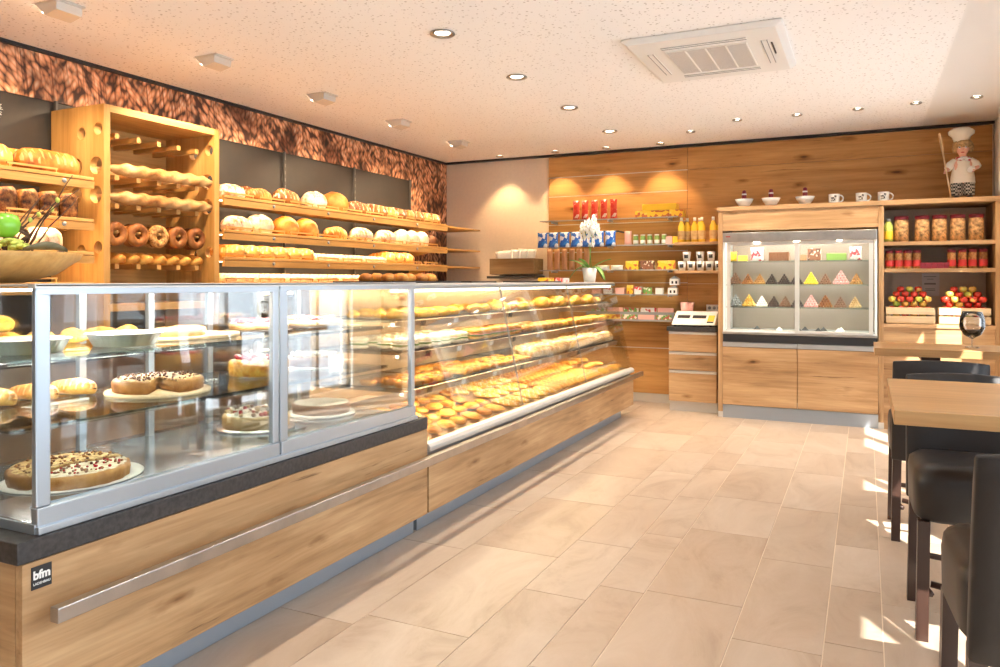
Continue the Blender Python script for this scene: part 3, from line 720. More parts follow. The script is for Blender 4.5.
# things on top of the bakery counter
TZ = TOPZ+.0225
def top_tray(y0, y1, x0, x1, label):
    tag(tray_mb(x0, x1, y0, y1, TZ, .012).build('serving_tray', 'black'), label, 'tray')
top_tray(3.65, 4.45, -2.85, -2.42, 'flat black tray of small rolls on top of the bakery counter')
row('gold', 3.80, 4.40, .118, (-2.72, -2.59), TZ+.003, 'small golden roll on the flat black tray on top of counter', 'rolls on the counter top tray')
top_tray(4.75, 5.15, -2.85, -2.5, 'empty flat black tray on top of counter beside the roll tray')
top_tray(6.0, 6.5, -2.85, -2.5, 'empty black tray on the counter top in front of the paper bags')
for i, (y, x, mt, lab) in enumerate(((6.75, -2.75, 'pr_yw', 'flat yellow pack on the counter top left of the orchid'), (7.05, -2.78, 'pr_red', 'flat pink red pack on the counter top left of the orchid'),
                                     (7.30, -2.80, 'pr_rw', 'flat red white pack on the counter top touching the orchid pot'))):
    m = MB(); m.box(-.05, .05, -.085, .085, 0, .045); tag(m.build('snack_pack', mt, bevel=.006, loc=(x, y, TZ)), lab, 'pack')
orch = thing('potted_orchid', 'white orchid in a pale pot standing on the far end of counter top', 'plant', (-2.60, 7.58, TZ))
m = MB(); m.lathe([(0, 0), (.058, 0), (.078, .15), (.070, .15), (.060, .12), (0, .12)], 28); m.build('pot', 'white', orch)
for i, a in enumerate((.3, 1.3, 2.7, 3.6, 4.6, 5.6)):
    m = MB(); L = .22+.04*(i % 3); v = []
    for k in range(9):
        t = k/8; w_ = .028*math.sin(PI*min(1, t*.95+.05))**.7; rr = L*t; zz = .12+.20*t-.22*t*t*(i % 2+.4)
        for s_ in (-1, 0, 1): v.append((rr*math.cos(a)-s_*w_*math.sin(a), rr*math.sin(a)+s_*w_*math.cos(a), zz+(.008 if s_ else 0)))
    m.add(v, [(3*k+s_, 3*k+s_+1, 3*k+s_+4, 3*k+s_+3) for k in range(8) for s_ in (0, 1)], 0, True)
    o = m.build('leaf', 'green', orch); sm = o.modifiers.new('thick', 'SOLIDIFY'); sm.thickness = .003
stems = []
for s_ in (0, 1):
    pts = [(.0+.02*s_, -.01+.02*s_, .10), (.01, -.01, .30), (-.01+.03*s_, -.02+.04*s_, .48), (-.02, -.03+.09*s_, .57), (-.02, -.08+.20*s_, .62), (0, -.14+.30*s_, .58), (.01, -.15+.32*s_, .48)]
    m = MB(); m.tube(pts, .004, 6); m.build('stem', 'green', orch); stems.append(pts)
for k in range(40):
    pts = stems[k % 2]; i = rnd.choice((2, 3, 3, 4, 4, 5, 5, 6)); c = Vector(pts[i])+Vector((rnd.uniform(-.06, .08), rnd.uniform(-.08, .08), rnd.uniform(-.07, .09)))
    m = MB()
    for q in range(5):
        R = Matrix.Translation(c) @ Matrix.Rotation(q*2*PI/5+k, 4, 'X'); m.ell((0, .028, 0), .006, .028, .022, 8, 5, 0, tf=R)
    m.ell(tuple(c+Vector((.005, 0, 0))), .006, .006, .006, 6, 4, 1); m.build('blossom', ['petal', 'fruit_y'], orch)

# ------------------------------------------------------------------ bread shelves on the left wall
WX = XL+.04
def bread_shelf(y0, y1, y2, zt, label, tilt=0, clips=()):
    t = thing('bread_shelf', label, 'shelf', (WX, y0, zt))
    D = .51
    m = MB(); m.prism([(0, tilt-.035), (D-.02, -.035), (D-.02, -.018), (0, tilt-.018)], 0, y1-y0, 1); m.build('shelf_board', 'beech_y', t)
    if y2 > y1:
        m = MB(); m.box(.02, D, y1-y0, y2-y0, -.03, -.012); m.build('end_board', 'beech_y', t)
    m = MB(); m.box(D-.02, D+.004, 0, y1-y0, -.024, -.002); m.build('front_edge', 'beech_y', t, .003)
    m = MB(); m.prism([(D-.012, -.028), (D+.008, -.030), (D+.004, -.075), (D-.016, -.075)], 0, y1-y0, 1); m.build('price_rail', 'beech_y', t)
    for k in range(max(1, int((y1-y0)/.36))):      # low bars holding the loaves back
        a = .04+k*.36; m = MB(); m.box(D-.03, D-.022, a, min(a+.30, y1-y0-.02), .016, .028)
        for q in (a+.01, min(a+.29, y1-y0-.03)): m.box(D-.03, D-.024, q, q+.006, -.003, .016)
        m.build('bread_stop', 'b_pale' if False else 'beech_y', t)
    m = MB(); m.box(D-.075, D-.055, .02, y1-y0-.02, -.042, -.0355); m.build('light_strip', 'ledwarm', t)  # glowing strip added under the board to brighten the tier below
    for c in clips:
        m = MB(); m.lathe([(0, 0), (.014, 0), (.014, .006), (0, .006)], 12, tf=Matrix.Translation((D+.006, c-y0, -.045)) @ Matrix.Rotation(PI/2, 4, 'Y')); m.build('price_clip', 'grey', t)
    for q in (.0, y1-y0-.012):
        m = MB(); m.prism([(0, tilt-.035), (0, -.12), (D*.7, -.045), (D*.7, -.032)], q, q+.012, 1); m.build('bracket', 'beech_x', t)
    return t
FZ = [2.03, 1.77, 1.565, 1.375]; nmz = ['top', 'second', 'third', 'lowest']
for z in FZ[:3]:  # fill lamps added beneath the upper tiers to lift the dark shelves
    lamp('AREA', 'shelf_fill_light', (XL+.47, 5.95, z-.045), 11, (1, .70, .38), rot=(0, .35, 0), shape='RECTANGLE', size=.03, size_y=3.3)
    lamp('AREA', 'shelf_fill_light', (XL+.47, 2.3, z-.045), 6, (1, .70, .38), rot=(0, .35, 0), shape='RECTANGLE', size=.03, size_y=1.7)
for z, n in zip(FZ, nmz):
    bread_shelf(4.27, 7.66, 8.5, z, 'long oak bread shelf right of the tall baguette rack, %s tier' % n, clips=[4.8, 5.5, 6.2, 7.0] if n != 'lowest' else ())
for z, n in zip(FZ, nmz):
    bread_shelf(1.2, 3.20, 3.2, z, 'oak bread shelf left of the tall baguette rack, %s tier' % n, clips=[2.4, 3.0] if n != 'lowest' else ())
m = MB(); m.box(WX-.005, WX+.45, 1.2, 8.5, .05, .88, 0); m.box(WX-.005, WX+.47, 1.2, 8.5, .88, .92, 1)
tag(m.build('back_counter', ['steel', 'stone'], bevel=.002), 'low metal back counter with dark top under the wall bread shelves', 'counter')

for k_, a_ in dict(
    round=('round_loaf', bun_mb(.115, .14, seed=11, nu=24, nv=14, cross=True), ['b_flour'], 'bread'),
    gloaf=('round_loaf', bun_mb(.105, .13, seed=12, nu=24, nv=14), ['b_gold'], 'bread'),
    oval_d=('oval_loaf', loaf_mb(.30, .14, .12, 6, 1, seed=21), ['b_brown', 'b_flour'], 'bread'),
    oval_g=('oval_loaf', loaf_mb(.31, .13, .11, 8, 1, seed=22), ['b_gold', 'b_pale'], 'bread'),
    oval_f=('oval_loaf', loaf_mb(.29, .15, .11, 5, 1, seed=23), ['b_flour', 'b_sugar'], 'bread'),
    long_g=('long_loaf', loaf_mb(.40, .12, .10, 10, 1, p=5, seed=24), ['b_gold', 'b_pale'], 'bread'),
    long_w=('long_loaf', loaf_mb(.42, .09, .07, 9, 1, p=4, seed=25), ['b_sugar', 'b_pale'], 'bread'),
    dark=('round_loaf', bun_mb(.09, .12, seed=13, nu=20, nv=12), ['b_dark'], 'bread'),
    seedl=('round_loaf', bun_mb(.095, .14, seed=14, nu=22, nv=12), ['b_sugar'], 'bread'),
    box=('tin_loaf', loaf_mb(.24, .11, .13, 0, p=12, sq=.35, seed=26, lump=.08), ['b_tin'], 'bread'),
    twist=('twisted_baguette', twist_mb(.92, .042, 3, 7, nu=80, amp=.14), ['b_bag'], 'baguette'),
    baton=('twisted_roll', twist_mb(.17, .036, 2, 1.2, nu=20, amp=.28), ['b_gold'], 'bread roll'),
    ring=('bread_ring', ring_mb(.052, .029), ['b_brown'], 'bread ring'),
    ringp=('bread_ring', ring_mb(.052, .029, seed=4), ['b_seed'], 'bread ring')).items():
    PR[k_] = proto(*a_)
GX = WX+.30
def shelfz(zt, x): return zt-.0175
BZ_OFF = .0008
def put(k, zt, y, dx, rz, lab, group, sc=1.0, cat='bread', dz=0):
    return PR[k].put((GX+dx, y, shelfz(zt, 0)+BZ_OFF+dz), lab, cat, group, rz=rz, scale=sc if isinstance(sc, tuple) else (sc*1.04, sc*1.04, sc*1.28))
B1, B2, B3, B4 = ['loaves on the %s wall shelf' % n for n in nmz]
H_ = PI/2
put('oval_f', 2.03, 4.47, .08, H_, 'pale floury oval loaf beside the baguette rack on the top wall shelf', B1, .9)
put('oval_d', 2.03, 4.44, -.10, 1.4, 'brown loaf at the back beside the rack on the top wall shelf', B1)
put('oval_g', 2.03, 4.77, .08, H_, 'golden scored loaf, second from the baguette rack on the top wall shelf', B1, .9)
put('oval_d', 2.03, 5.10, .08, H_, 'dark crusted oval loaf left of a gap on the top wall shelf', B1)
put('oval_d', 2.03, 4.85, -.10, 1.5, 'brown loaf lying behind the golden scored loaf on the top wall shelf', B1)
put('round', 2.03, 5.50, .05, .3, 'floury round loaf right of the gap on the top wall shelf', B1)
put('oval_g', 2.03, 5.52, -.175, H_, 'long golden loaf behind a floury round loaf on the top wall shelf', B1, .85)
put('gloaf', 2.03, 5.83, .02, .3, 'big round golden loaf in the middle of the top wall shelf', B1, 1.25)
put('oval_d', 2.03, 6.20, .02, 1.2, 'brown oval loaf right of the big round loaf on the top wall shelf', B1)
for i in range(7): put(('oval_d', 'oval_g')[i % 2], 2.03, 6.47+i*.18, .02, .25, 'crusty loaf packed close in the right part of the top wall shelf', B1)
put('oval_f', 1.77, 4.53, .08, H_, 'pale floury oval loaf beside the baguette rack on the second wall shelf', B2)
put('round', 1.77, 4.83, .03, .4, 'round floury loaf second from the rack on the second wall shelf', B2)
put('gloaf', 1.77, 5.12, .05, .3, 'round golden loaf, left of a pair on the second wall shelf', B2, 1.1)
put('gloaf', 1.77, 5.38, .05, .9, 'round golden loaf, right of a pair on the second wall shelf', B2, 1.1)
put('oval_g', 1.77, 5.80, .06, H_, 'long golden loaf right of the round pair on the second wall shelf', B2)
put('oval_f', 1.77, 6.20, .06, H_, 'floury oval loaf left of the middle upright on second wall shelf', B2, 1.1)
put('oval_f', 1.77, 6.62, .06, H_, 'floury oval loaf right of the middle upright on second wall shelf', B2, 1.1)
for i in range(3): put('seedl', 1.77, 6.92+i*.20, .06, i, 'round sugared bun with dark specks near the right end of second wall shelf', B2)
put('dark', 1.77, 7.53, .06, 0, 'very dark round loaf at the right end of the second wall shelf', B2)
for i in range(6): put('long_g', 1.565, 4.47+i*.165, -.02, .5, 'shiny golden scored loaf in the left part of the third wall shelf', B3, .95)
for i in range(8): put('long_w', 1.565, 5.48+i*.135, -.02, .5, 'pale sugared long loaf in the middle of the third wall shelf', B3, .92)
for i in range(3): put('oval_g', 1.565, 6.66+i*.17, .0, .3, 'golden loaf at the right end of the third wall shelf', B3)
for i in range(15): put('long_w', 1.375, 4.40+i*.125, -.02, .2, 'pale baguette in the long row on the lowest wall shelf', B4, .92)
for i in range(9): put('gold', 1.375, 6.45+i*.118, .08, i, 'small golden roll at the right end of the lowest wall shelf', B4, 1, 'bread roll')
N1 = 'loaves on the shelves left of the rack'
for i in range(3): put('long_g', 2.03, 2.14+i*.42, .09, H_, 'large golden long loaf in front row on the top shelf left of the rack', N1, (1.02, 1.25, 1.6))
for i in range(3): put('long_g', 2.03, 2.12+i*.42, -.10, H_, 'long golden loaf in back row on the top shelf left of rack', N1, (1.02, 1.1, 1.7))
for i in range(4): put('box', 1.77, 2.72+i*.125, .03, 0, 'dark seeded tin loaf on the second shelf beside the baguette rack', N1)
for i in range(2): put('oval_f', 1.77, 2.10+i*.33, .07, H_, 'floury loaf left of the dark tin loaves on the second shelf', N1)
for i in range(4): put('round', 1.565, 2.22+i*.25, .04, i, 'round floury loaf on the third shelf left of the rack', N1)
m = MB(); m.box(0, .004, -.045, .045, -.02, .02); tag(m.build('price_label', plain('orange_label', (.75, .22, .03), .5), loc=(WX+.52, 2.92, 1.722)), 'small orange price label on the rail below the dark tin loaves', 'label')

# tall baguette rack
RX0, RX1, RY0, RY1, RZ0, RZ1 = XL+.035, -4.35, 3.27, 4.225, .93, 2.505
rk = thing('baguette_rack', 'tall oak rack with round holes holding twisted baguettes and bread rings', 'bread rack', (RX0, RY0, RZ0))
RD, RW, RH = RX1-RX0, RY1-RY0, RZ1-RZ0
def holed_panel(w, h, th, holes):
    bm = bmesh.new(); ed = []
    def loop(pts):
        vs = [bm.verts.new((p[0], 0, p[1])) for p in pts]; return [bm.edges.new((vs[i], vs[(i+1) % len(vs)])) for i in range(len(vs))]
    ed += loop([(0, 0), (w, 0), (w, h), (0, h)])
    for cx, cz, r in holes: ed += loop([(cx+r*math.cos(a*PI/12), cz+r*math.sin(a*PI/12)) for a in range(24)])
    res = bmesh.ops.triangle_fill(bm, use_beauty=True, use_dissolve=False, edges=ed)
    fs = [g for g in res['geom'] if isinstance(g, bmesh.types.BMFace)]
    ex = bmesh.ops.extrude_face_region(bm, geom=fs)
    for g in ex['geom']:
        if isinstance(g, bmesh.types.BMVert): g.co.y += th
    bmesh.ops.recalc_face_normals(bm, faces=bm.faces)
    me = bpy.data.meshes.new('side_panel'); bm.to_mesh(me); bm.free(); me.materials.append(M['beech_z']); return me
rows = [1.40, 1.13, .945, .655, .55]       # heights of the peg rows over the rack's foot
holes = []
for z in rows[:1]+[.645]: holes += [(.30, z, .040), (.46, z+.02, .040)]
for z in rows[1:3]: holes += [(.25, z+.058, .057), (.44, z+.058, .057)]
for y in (0, RW-.045):
    o = bpy.data.objects.new('side_panel', holed_panel(RD, RH, .045, holes)); COL.objects.link(o); o.parent = rk; o.location = (0, y, 0)
for z, n in ((RH, 'top_board'), (.30, 'shelf_board')):
    m = MB(); m.box(0, RD, .045, RW-.045, z-.045, z); m.build(n, 'beech_y', rk)
m = MB(); m.box(0, .012, .045, RW-.045, .255, RH-.045); m.build('back_panel', 'beech_y', rk)
for r_i, z in enumerate(rows):
    for k in range(5):
        y = .14+k*.165
        if r_i == 3: m = MB(); m.tube([(.012, y, z+.115), (RD-.05, y, z+.115)], .010, 8)
        else: m = MB(); m.box(.012, RD-.06, y-.016, y+.016, z-.02, z+.012)
        m.build('peg', 'beech_x', rk)
for z, n in ((rows[1], 'upper'), (rows[2], 'lower')):
    for j, dx in enumerate((.44, .25, .12)):
        if j < 2: PR['twist'].put((RX0+dx, RY0+RW/2+.05, RZ0+z+.0135), 'long pale twisted baguette lying %s in the %s baguette row of the rack' % (('in front', 'behind')[j], n), 'baguette', 'twisted baguettes in the rack', rz=PI/2)
for k in range(5):
    y = RY0+.14+k*.165
    for j in range(2):
        PR['ringp' if k == 2 else ('ring')].put((RX1-.10-j*.068, y, RZ0+rows[3]+.115-.012), ('bread ring with pale seeds hanging on the middle peg of the rack' if k == 2 else 'brown bread ring hanging on a peg of the tall rack'), 'bread ring', 'bread rings hanging in the rack', rot=(0, PI/2, 0))
for k in range(7):
    PR['baton'].put((RX1-.12, RY0+.155+k*.108, RZ0+rows[4]+.0135), 'short golden twisted roll in the lowest row of the rack', 'bread roll', 'twisted rolls in the rack', rz=.6)
    PR['baton'].put((RX1-.285, RY0+.155+k*.108, RZ0+rows[4]+.0135), 'short twisted roll at the back of the rack\'s lowest row', 'bread roll', 'twisted rolls in the rack', rz=.6)

# ------------------------------------------------------------------ cakes in the near case
def cake(name, label, loc, r, h, side, top, cut=None, board=None, ls=1.0, lumps=0, lmats=('berry',), cat='cake', seed=0, rim=.0):
    t = thing(name, label, cat, loc); a0, a1 = (cut if cut else (0, 2*PI)); rr = random.Random(seed); z0 = 0
    m = MB(); m.lathe([(0, z0), (r, z0), (r*1.02, z0+h*.7), (r, z0+h*.92), (r*.95, z0+h), (0, z0+h)], 40, ruf=.012, nr=17, a0=a0, a1=a1); m.build('cake_body', side, t)
    m = MB(); n = 26; v = [(0, 0, z0+h*1.06)]; rings = 6; k = n+1 if cut else n
    for q in range(1, rings+1):
        for i in range(k):
            a = a0+(a1-a0)*i/n; R = r*.955*q/rings; v.append((R*math.cos(a), R*math.sin(a), z0+h*1.06+h*.10*noise.noise(Vector((R*40*math.cos(a), R*40*math.sin(a), seed)))-(h*.05 if q == rings else 0)))
    f = [];
    for i in range(n):
        j = (i+1) % k; f.append((0, 1+i, 1+j))
        for q in range(rings-1): f.append((1+q*k+i, 1+(q+1)*k+i, 1+(q+1)*k+j, 1+q*k+j))
    m.add(v, f, 0, True); o = m.build('topping', top, t); sm = o.modifiers.new('thick', 'SOLIDIFY'); sm.thickness = h*.14; sm.offset = -1
    if lumps:
        m = MB()
        for q in range(lumps):
            a = rr.uniform(a0, a1); R = r*.9*math.sqrt(rr.random()); s_ = rr.uniform(.008, .015)*ls
            m.ell((R*math.cos(a), R*math.sin(a), z0+h*1.08+s_*.5), s_, s_, s_*.8, 7, 5, rr.randrange(len(lmats)))
        tag(m.build('fruit_topping', list(lmats), t), kind='stuff')
    return t
def board(name, label, loc, r, h, mt, cat='board', ext=1.0):
    m = MB(); m.lathe([(0, 0), (r, 0), (r*1.01, h*.5), (r, h), (0, h)], 40)
    if ext != 1: m.v = [(x, y*ext, z) for x, y, z in m.v]
    return tag(m.build(name, mt, loc=loc), label, cat)
DZ = .6725; MZ = .641+.275+.0085; UZ = .641+.485+.0085
board('cake_paper', 'white paper under the large nut cake on the case floor', (-2.58, 1.82, DZ), .215, .004, 'paper', 'paper', 1.1)
cake('nut_cake', 'large round nut sprinkled cake at the left on the case floor', (-2.58, 1.80, DZ+.005), .19, .048, 'b_side', 'b_seedcake', cut=(1.32, 4.98), seed=1, ls=.42, lumps=90, lmats=('milk', 'b_brown'))
cake('sugar_cake', 'white sugared cake wedge completing the large round nut cake', (-2.566, 1.80, DZ+.005), .188, .044, 'b_side', 'b_sugar', cut=(-1.20, 1.22), seed=2, ls=.42, lumps=70, lmats=('milk', 'b_brown', 'berry'))
board('cake_board', 'silver board under the cream cake in the middle of the case floor', (-2.66, 2.82, DZ), .18, .01, 'foil')
cake('cream_cake', 'cream cake with pink and brown crumbs in the middle of case floor', (-2.66, 2.82, DZ+.011), .155, .06, 'b_pale', 'cream_f', lumps=60, lmats=('berry', 'milk', 'cream_f', 'b_pale'), seed=3)
board('cake_plate', 'round white plate under the smooth cream cake at the right', (-2.62, 3.26, DZ), .175, .012, 'white', 'plate')
cake('chocolate_cake', 'low chocolate cake with smooth white cream top on a white plate', (-2.62, 3.26, DZ+.013), .15, .05, 'milk', 'cream_f', seed=4)
board('cake_board', 'round wooden board under the cut cake on the middle shelf', (-2.62, 2.22, MZ), .20, .012, 'crate')
cake('cut_cake', 'golden seed topped cake with a wedge missing on the middle shelf board', (-2.62, 2.22, MZ+.013), .17, .048, 'b_side', 'b_seedcake', cut=(-.25, 5.35), seed=5, ls=.40, lumps=110, lmats=('milk',))
cake('crumble_cake', 'high crumble cake with red berries on the middle glass shelf', (-2.68, 2.86, MZ+.001), .14, .07, 'b_cheese', 'b_crumb', lumps=46, lmats=('berry', 'cream_f'), seed=7)
board('cake_board', 'silver board under the meringue cake on the middle glass shelf', (-2.66, 3.24, MZ), .155, .008, 'foil')
cake('meringue_cake', 'brown cake with pale meringue dabs on the middle glass shelf', (-2.66, 3.24, MZ+.009), .135, .05, 'milk', 'b_crumb', lumps=40, lmats=('cream_f',), seed=8)
for i, (y, x) in enumerate(((1.66, -2.60), (2.02, -2.57))):
    t = thing('foil_tart', ['pale crumb topped tart in crimped foil pan by the left glass end', 'pale crumb topped tart in crimped foil pan beside the oval wooden board'][i], 'tart', (x, y, UZ))
    m = MB(); m.lathe([(0, 0), (.105, 0), (.13, .045), (.136, .045), (.136, .049), (.126, .049), (.10, .006), (0, .006)], 120, ruf=.018, nr=40); m.build('foil_pan', 'foil', t)
    m = MB(); m.lathe([(0, .0065), (.098, .007), (.121, .045), (.11, .052), (.06, .055), (0, .055)], 32, ruf=.01, nr=9); m.build('filling', 'b_crumb', t)
board('cake_board', 'oval light wooden board carrying half a pale cake on the top shelf', (-2.66, 2.42, UZ), .15, .014, 'crate', ext=1.65)
cake('half_cake', 'half of a low pale crumb cake on the oval wooden board', (-2.68, 2.33, UZ+.0145), .14, .035, 'b_pale', 'b_crumb', cut=(-1.2, 2.1), seed=9)
board('cake_board', 'black board under the strawberry cake on the top glass shelf', (-2.70, 2.88, UZ), .16, .010, 'black')
cake('strawberry_cake', 'pink strawberry cake on a black board on the top glass shelf', (-2.70, 2.88, UZ+.011), .14, .03, 'b_pale', 'cream_f', lumps=75, lmats=('berry', 'berry', 'pink'), seed=10)
board('cake_board', 'black board under the mixed fruit cake on the top glass shelf', (-2.66, 3.24, UZ), .165, .010, 'black')
cake('fruit_cake', 'mixed fruit cake with orange, red and yellow pieces on the top shelf', (-2.66, 3.24, UZ+.011), .148, .03, 'b_pale', 'b_crumb', lumps=80, lmats=('berry', 'fruit_o', 'fruit_y', 'cream_f'), seed=11)
G5 = 'golden rolls at the left end of the cake case'
for i, (x, y, z) in enumerate(((-2.84, 1.62, 0), (-2.86, 1.75, 0), (-2.82, 1.70, .048), (-2.86, 1.88, 0))):
    PR['bigbun'].put((x, y, UZ+z*1.3), 'round golden roll piled behind the left foil tart', 'bread roll', G5, scale=(.8, .8, .7))
for i in range(3): PR['crois'].put((-2.85, 2.00+i*.13, UZ), 'orange brown pastry behind the second foil tart', 'pastry', 'pastries behind the foil tarts', rz=i)
for i in range(3): PR['oval_g'].put((-2.87, 1.70+i*.16, MZ), 'glazed brown plait behind the cut cake on the middle shelf', 'bread', 'plaits at the back of the middle shelf', rz=.4, scale=(.62, .7, .6))
t = thing('price_card', 'white price card with faint print standing on the middle glass shelf', 'price card', (-2.40, 3.10, MZ), -.1)
m = MB(); m.box(-.001, .001, -.05, .05, .0, .085, 0); m.build('card', 'paper', t)
m = MB(); [m.box(.0011, .0016, -.035, .030-.01*(k % 2), .062-k*.014, .066-k*.014) for k in range(3)]; m.build('print', 'grey', t)

# wooden bowl with decoration on the case
BZ = .641+.729+.003
bowl = thing('wooden_bowl', 'shallow turned wooden bowl with decoration standing on the near glass case', 'bowl', (-2.74, 1.62, BZ))
m = MB(); m.lathe([(0, 0), (.10, 0), (.20, .03), (.275, .085), (.285, .105), (.268, .10), (.19, .05), (.09, .025), (0, .02)], 48, ruf=.012, nr=5); m.build('bowl_body', 'beech_x', bowl)
bx_, by_ = -2.74, 1.62
ap = thing('apple', 'shiny green apple lying in the wooden bowl', 'apple', (-2.735, 1.67, BZ+.162)); ap.scale = (1.15,)*3
m = MB(); m.lathe([(0, .006), (.02, 0), (.036, .015), (.042, .04), (.034, .066), (.016, .072), (0, .062)], 24); m.build('fruit', 'apple_g', ap)
m = MB(); m.tube([(0, 0, .062), (.004, 0, .085)], .002, 6); m.build('stem', 'twig', ap)
m = MB(); rr = random.Random(5)
for k in range(70):
    a, b_ = rr.uniform(0, 6.28), rr.uniform(0, 1.2); c = (.06*math.cos(a)*math.sin(b_), .06*math.sin(a)*math.sin(b_), .045*math.cos(b_))
    m.ell(c, .012, .012, .007, 6, 4, 0)
m.tube([(0, 0, -.03), (0, 0, .03)], .01, 6)
tag(m.build('hydrangea', ['lime'], loc=(-2.68, 1.655, BZ+.105)), 'pale green hydrangea head lying in the wooden bowl below the apple', 'flower')
m = MB(); v = []
for k in range(9):
    t_ = k/8; w_ = .045*math.sin(PI*t_)**.8
    for s_ in (-1, 0, 1): v.append((.02*t_+s_*w_*.5, -.02+.22*t_, .012*math.sin(t_*3)+(.01 if s_ else 0)+s_*w_*.3))
m.add(v, [(3*k+q, 3*k+q+1, 3*k+q+4, 3*k+q+3) for k in range(8) for q in (0, 1)], 0, True)
m.v = [(x*.7, y*.7, z) for x, y, z in m.v]
lf = m.build('dried_leaf', plain('sage_leaf', (.16, .16, .09), .6, nz=.3), loc=(-2.60, 1.66, BZ+.108)); q = lf.modifiers.new('t', 'SOLIDIFY'); q.thickness = .003
tag(lf, 'large dull green leaf lying over the rim of the wooden bowl', 'leaf')
tw = thing('twig_arrangement', 'bare dark twigs and gnarled vine rising out of the wooden bowl', 'twigs', (-2.82, 1.72, BZ+.07))
for k in range(11):
    a = rr.uniform(-.2, 2.4); L = rr.uniform(.20, .36); pts = [(0, 0, 0)]; d = Vector((math.cos(a)*.35, math.sin(a)*.5, 1)).normalized()
    p = Vector((rr.uniform(-.05, .05), rr.uniform(-.06, .08), .02)); pts = [tuple(p)]
    for q in range(6): p = p+d*L/6+Vector((rr.uniform(-.012, .012),)*3); d = (d+Vector((rr.uniform(-.15, .15), rr.uniform(-.1, .2), 0))).normalized(); pts.append(tuple(p))
    m = MB(); m.tube(pts, [.004*(1-.1*i) for i in range(7)], 6); br = m.build('twig', 'twig', tw)
    if k % 2: m = MB(); m.ell(pts[4], .008, .008, .011, 6, 5); m.build('bud', 'lime', br)
m = MB(); pts = []
for q in range(60): a = q*.42; pts.append((.055*math.cos(a)*(1+.3*math.sin(q*.7)), .02+.05*math.sin(a), .08+.05*math.sin(q*.33)))
m.tube(pts, .006, 6); m.build('vine_knot', 'twig', tw)
m = MB(); m.tube([(0, 0, .06), (.03, .05, .05), (.05, .09, .02), (.08, .13, .03), (.10, .16, .045)], .012, 8); m.build('vine_branch', 'twig', tw)
pg = thing('pampas_tassel', 'fluffy pale grass tassel hanging at the left edge above the bowl', 'dried grass', (-2.83, 1.66, 2.0))
m = MB()
for k in range(160):
    a, b_ = rr.uniform(0, 6.28), rr.uniform(-.6, 1.3); d = Vector((math.cos(a)*math.cos(b_), math.sin(a)*math.cos(b_), -math.sin(b_))); L = rr.uniform(.035, .055)
    m.tube([(0, 0, 0), tuple(d*L)], .0012, 3, 0, False)
tag(m.build('tassel_fluff', 'cloth', pg), kind='stuff')
m = MB(); m.tube([(0, 0, 0), (0, 0, H-2.0-.002)], .0012, 5); m.build('thread', 'green', pg)

# ------------------------------------------------------------------ product shelves on the back wall
YW = YB-.034
def glass_shelf(x0, x1, z, label, d=.24):
    t = thing('glass_wall_shelf', label, 'shelf', (x0, YW, z))
    m = MB(); m.box(0, x1-x0, -d, -.002, -.008, 0); m.build('glass_board', 'shelfglass', t)
    m = MB(); m.box(-.004, x1-x0+.004, -d-.004, -d, -.010, .003); m.build('front_edge', 'grey', t)
    for k in (.12, (x1-x0)/2, x1-x0-.12): m = MB(); m.box(k, k+.012, -d*.8, -.002, -.028, -.009); m.build('bracket', 'alu', t)
    return t
SX0, SX1 = -3.47, -1.85
GZ = dict(A=2.085, B=1.785, C=1.505, D=1.232)
glass_shelf(SX0, SX1, GZ['A'], 'glass wall shelf with red packs and yellow boxes, topmost')
glass_shelf(SX0, SX1, GZ['B'], 'glass wall shelf with small jars and blue pouches, second from top')
glass_shelf(SX0, SX1, GZ['C'], 'glass wall shelf with yellow and black packs, third from top')
glass_shelf(-2.95, SX1, GZ['D'], 'glass wall shelf with pink packs and little houses, fourth from top')
YS = 8.42
def pouch(w, h, d, mt, name='pouch', cat='pouch'):
    m = MB(); v = []; nu, nv = 8, 8
    for s_ in (-1, 1):
        for j in range(nv+1):
            for i in range(nu+1):
                x, z = -1+2*i/nu, j/nv; b_ = max(0, (1-x**4))*max(0, (1-(2*z-1)**6)); v.append((x*w/2*(1-.08*math.sin(PI*z)), s_*d/2*b_**.6, z*h))
    n = (nu+1)*(nv+1)
    for s_ in (0, 1):
        for j in range(nv):
            for i in range(nu):
                a = s_*n+j*(nu+1)+i; m_ = (a, a+1, a+nu+2, a+nu+1); m.f.append(m_ if s_ == 0 else m_[::-1]); m.m.append(0); m.sm.append(True)
    m.v = v; return m
def packrow(mb, name, mats, cat, xs, y, z, label, group, rz=0, bevel=0):
    o = mb.build(name, mats, bevel=bevel); o['category'] = cat; P_ = Proto(o)
    for x in xs: P_.put((x, y, z+.001), label if isinstance(label, str) else label.pop(0), cat, group, rz=rz)
m = pouch(.085, .23, .05, 0)
for p_ in range(len(m.f)):
    pass
packrow(m, 'coffee_pack', 'pr_red', 'pack', [-3.05, -2.945, -2.83, -2.715, -2.60], YS, GZ['A'], 'tall red foil pack standing in the row on the topmost glass shelf', 'red packs on the top glass shelf')
m = MB(); m.box(-.19, .19, -.07, .07, 0, .075)
packrow(m, 'cookie_box', 'pr_yw', 'box', [-2.14], YS, GZ['A'], 'long yellow box lying left on the topmost glass shelf', None, bevel=.004)
packrow(m, 'cookie_box', 'pr_yw', 'box', [-1.98+.23], YS-.0, 2.20, 'x', None, bevel=.004) if False else None
m = MB(); m.box(-.075, .075, -.07, .07, 0, .075); packrow(m, 'cookie_box', 'pr_yw', 'box', [-1.87], YS, GZ['A'], 'short yellow box beside the long one on the topmost glass shelf', None, bevel=.004)
m = MB(); m.box(-.19, .19, -.07, .07, 0, .07); packrow(m, 'cookie_box', 'yellow', 'box', [-2.06], YS, GZ['A']+.0765, 'yellow box stacked on top of the two lower yellow boxes', None, bevel=.004)
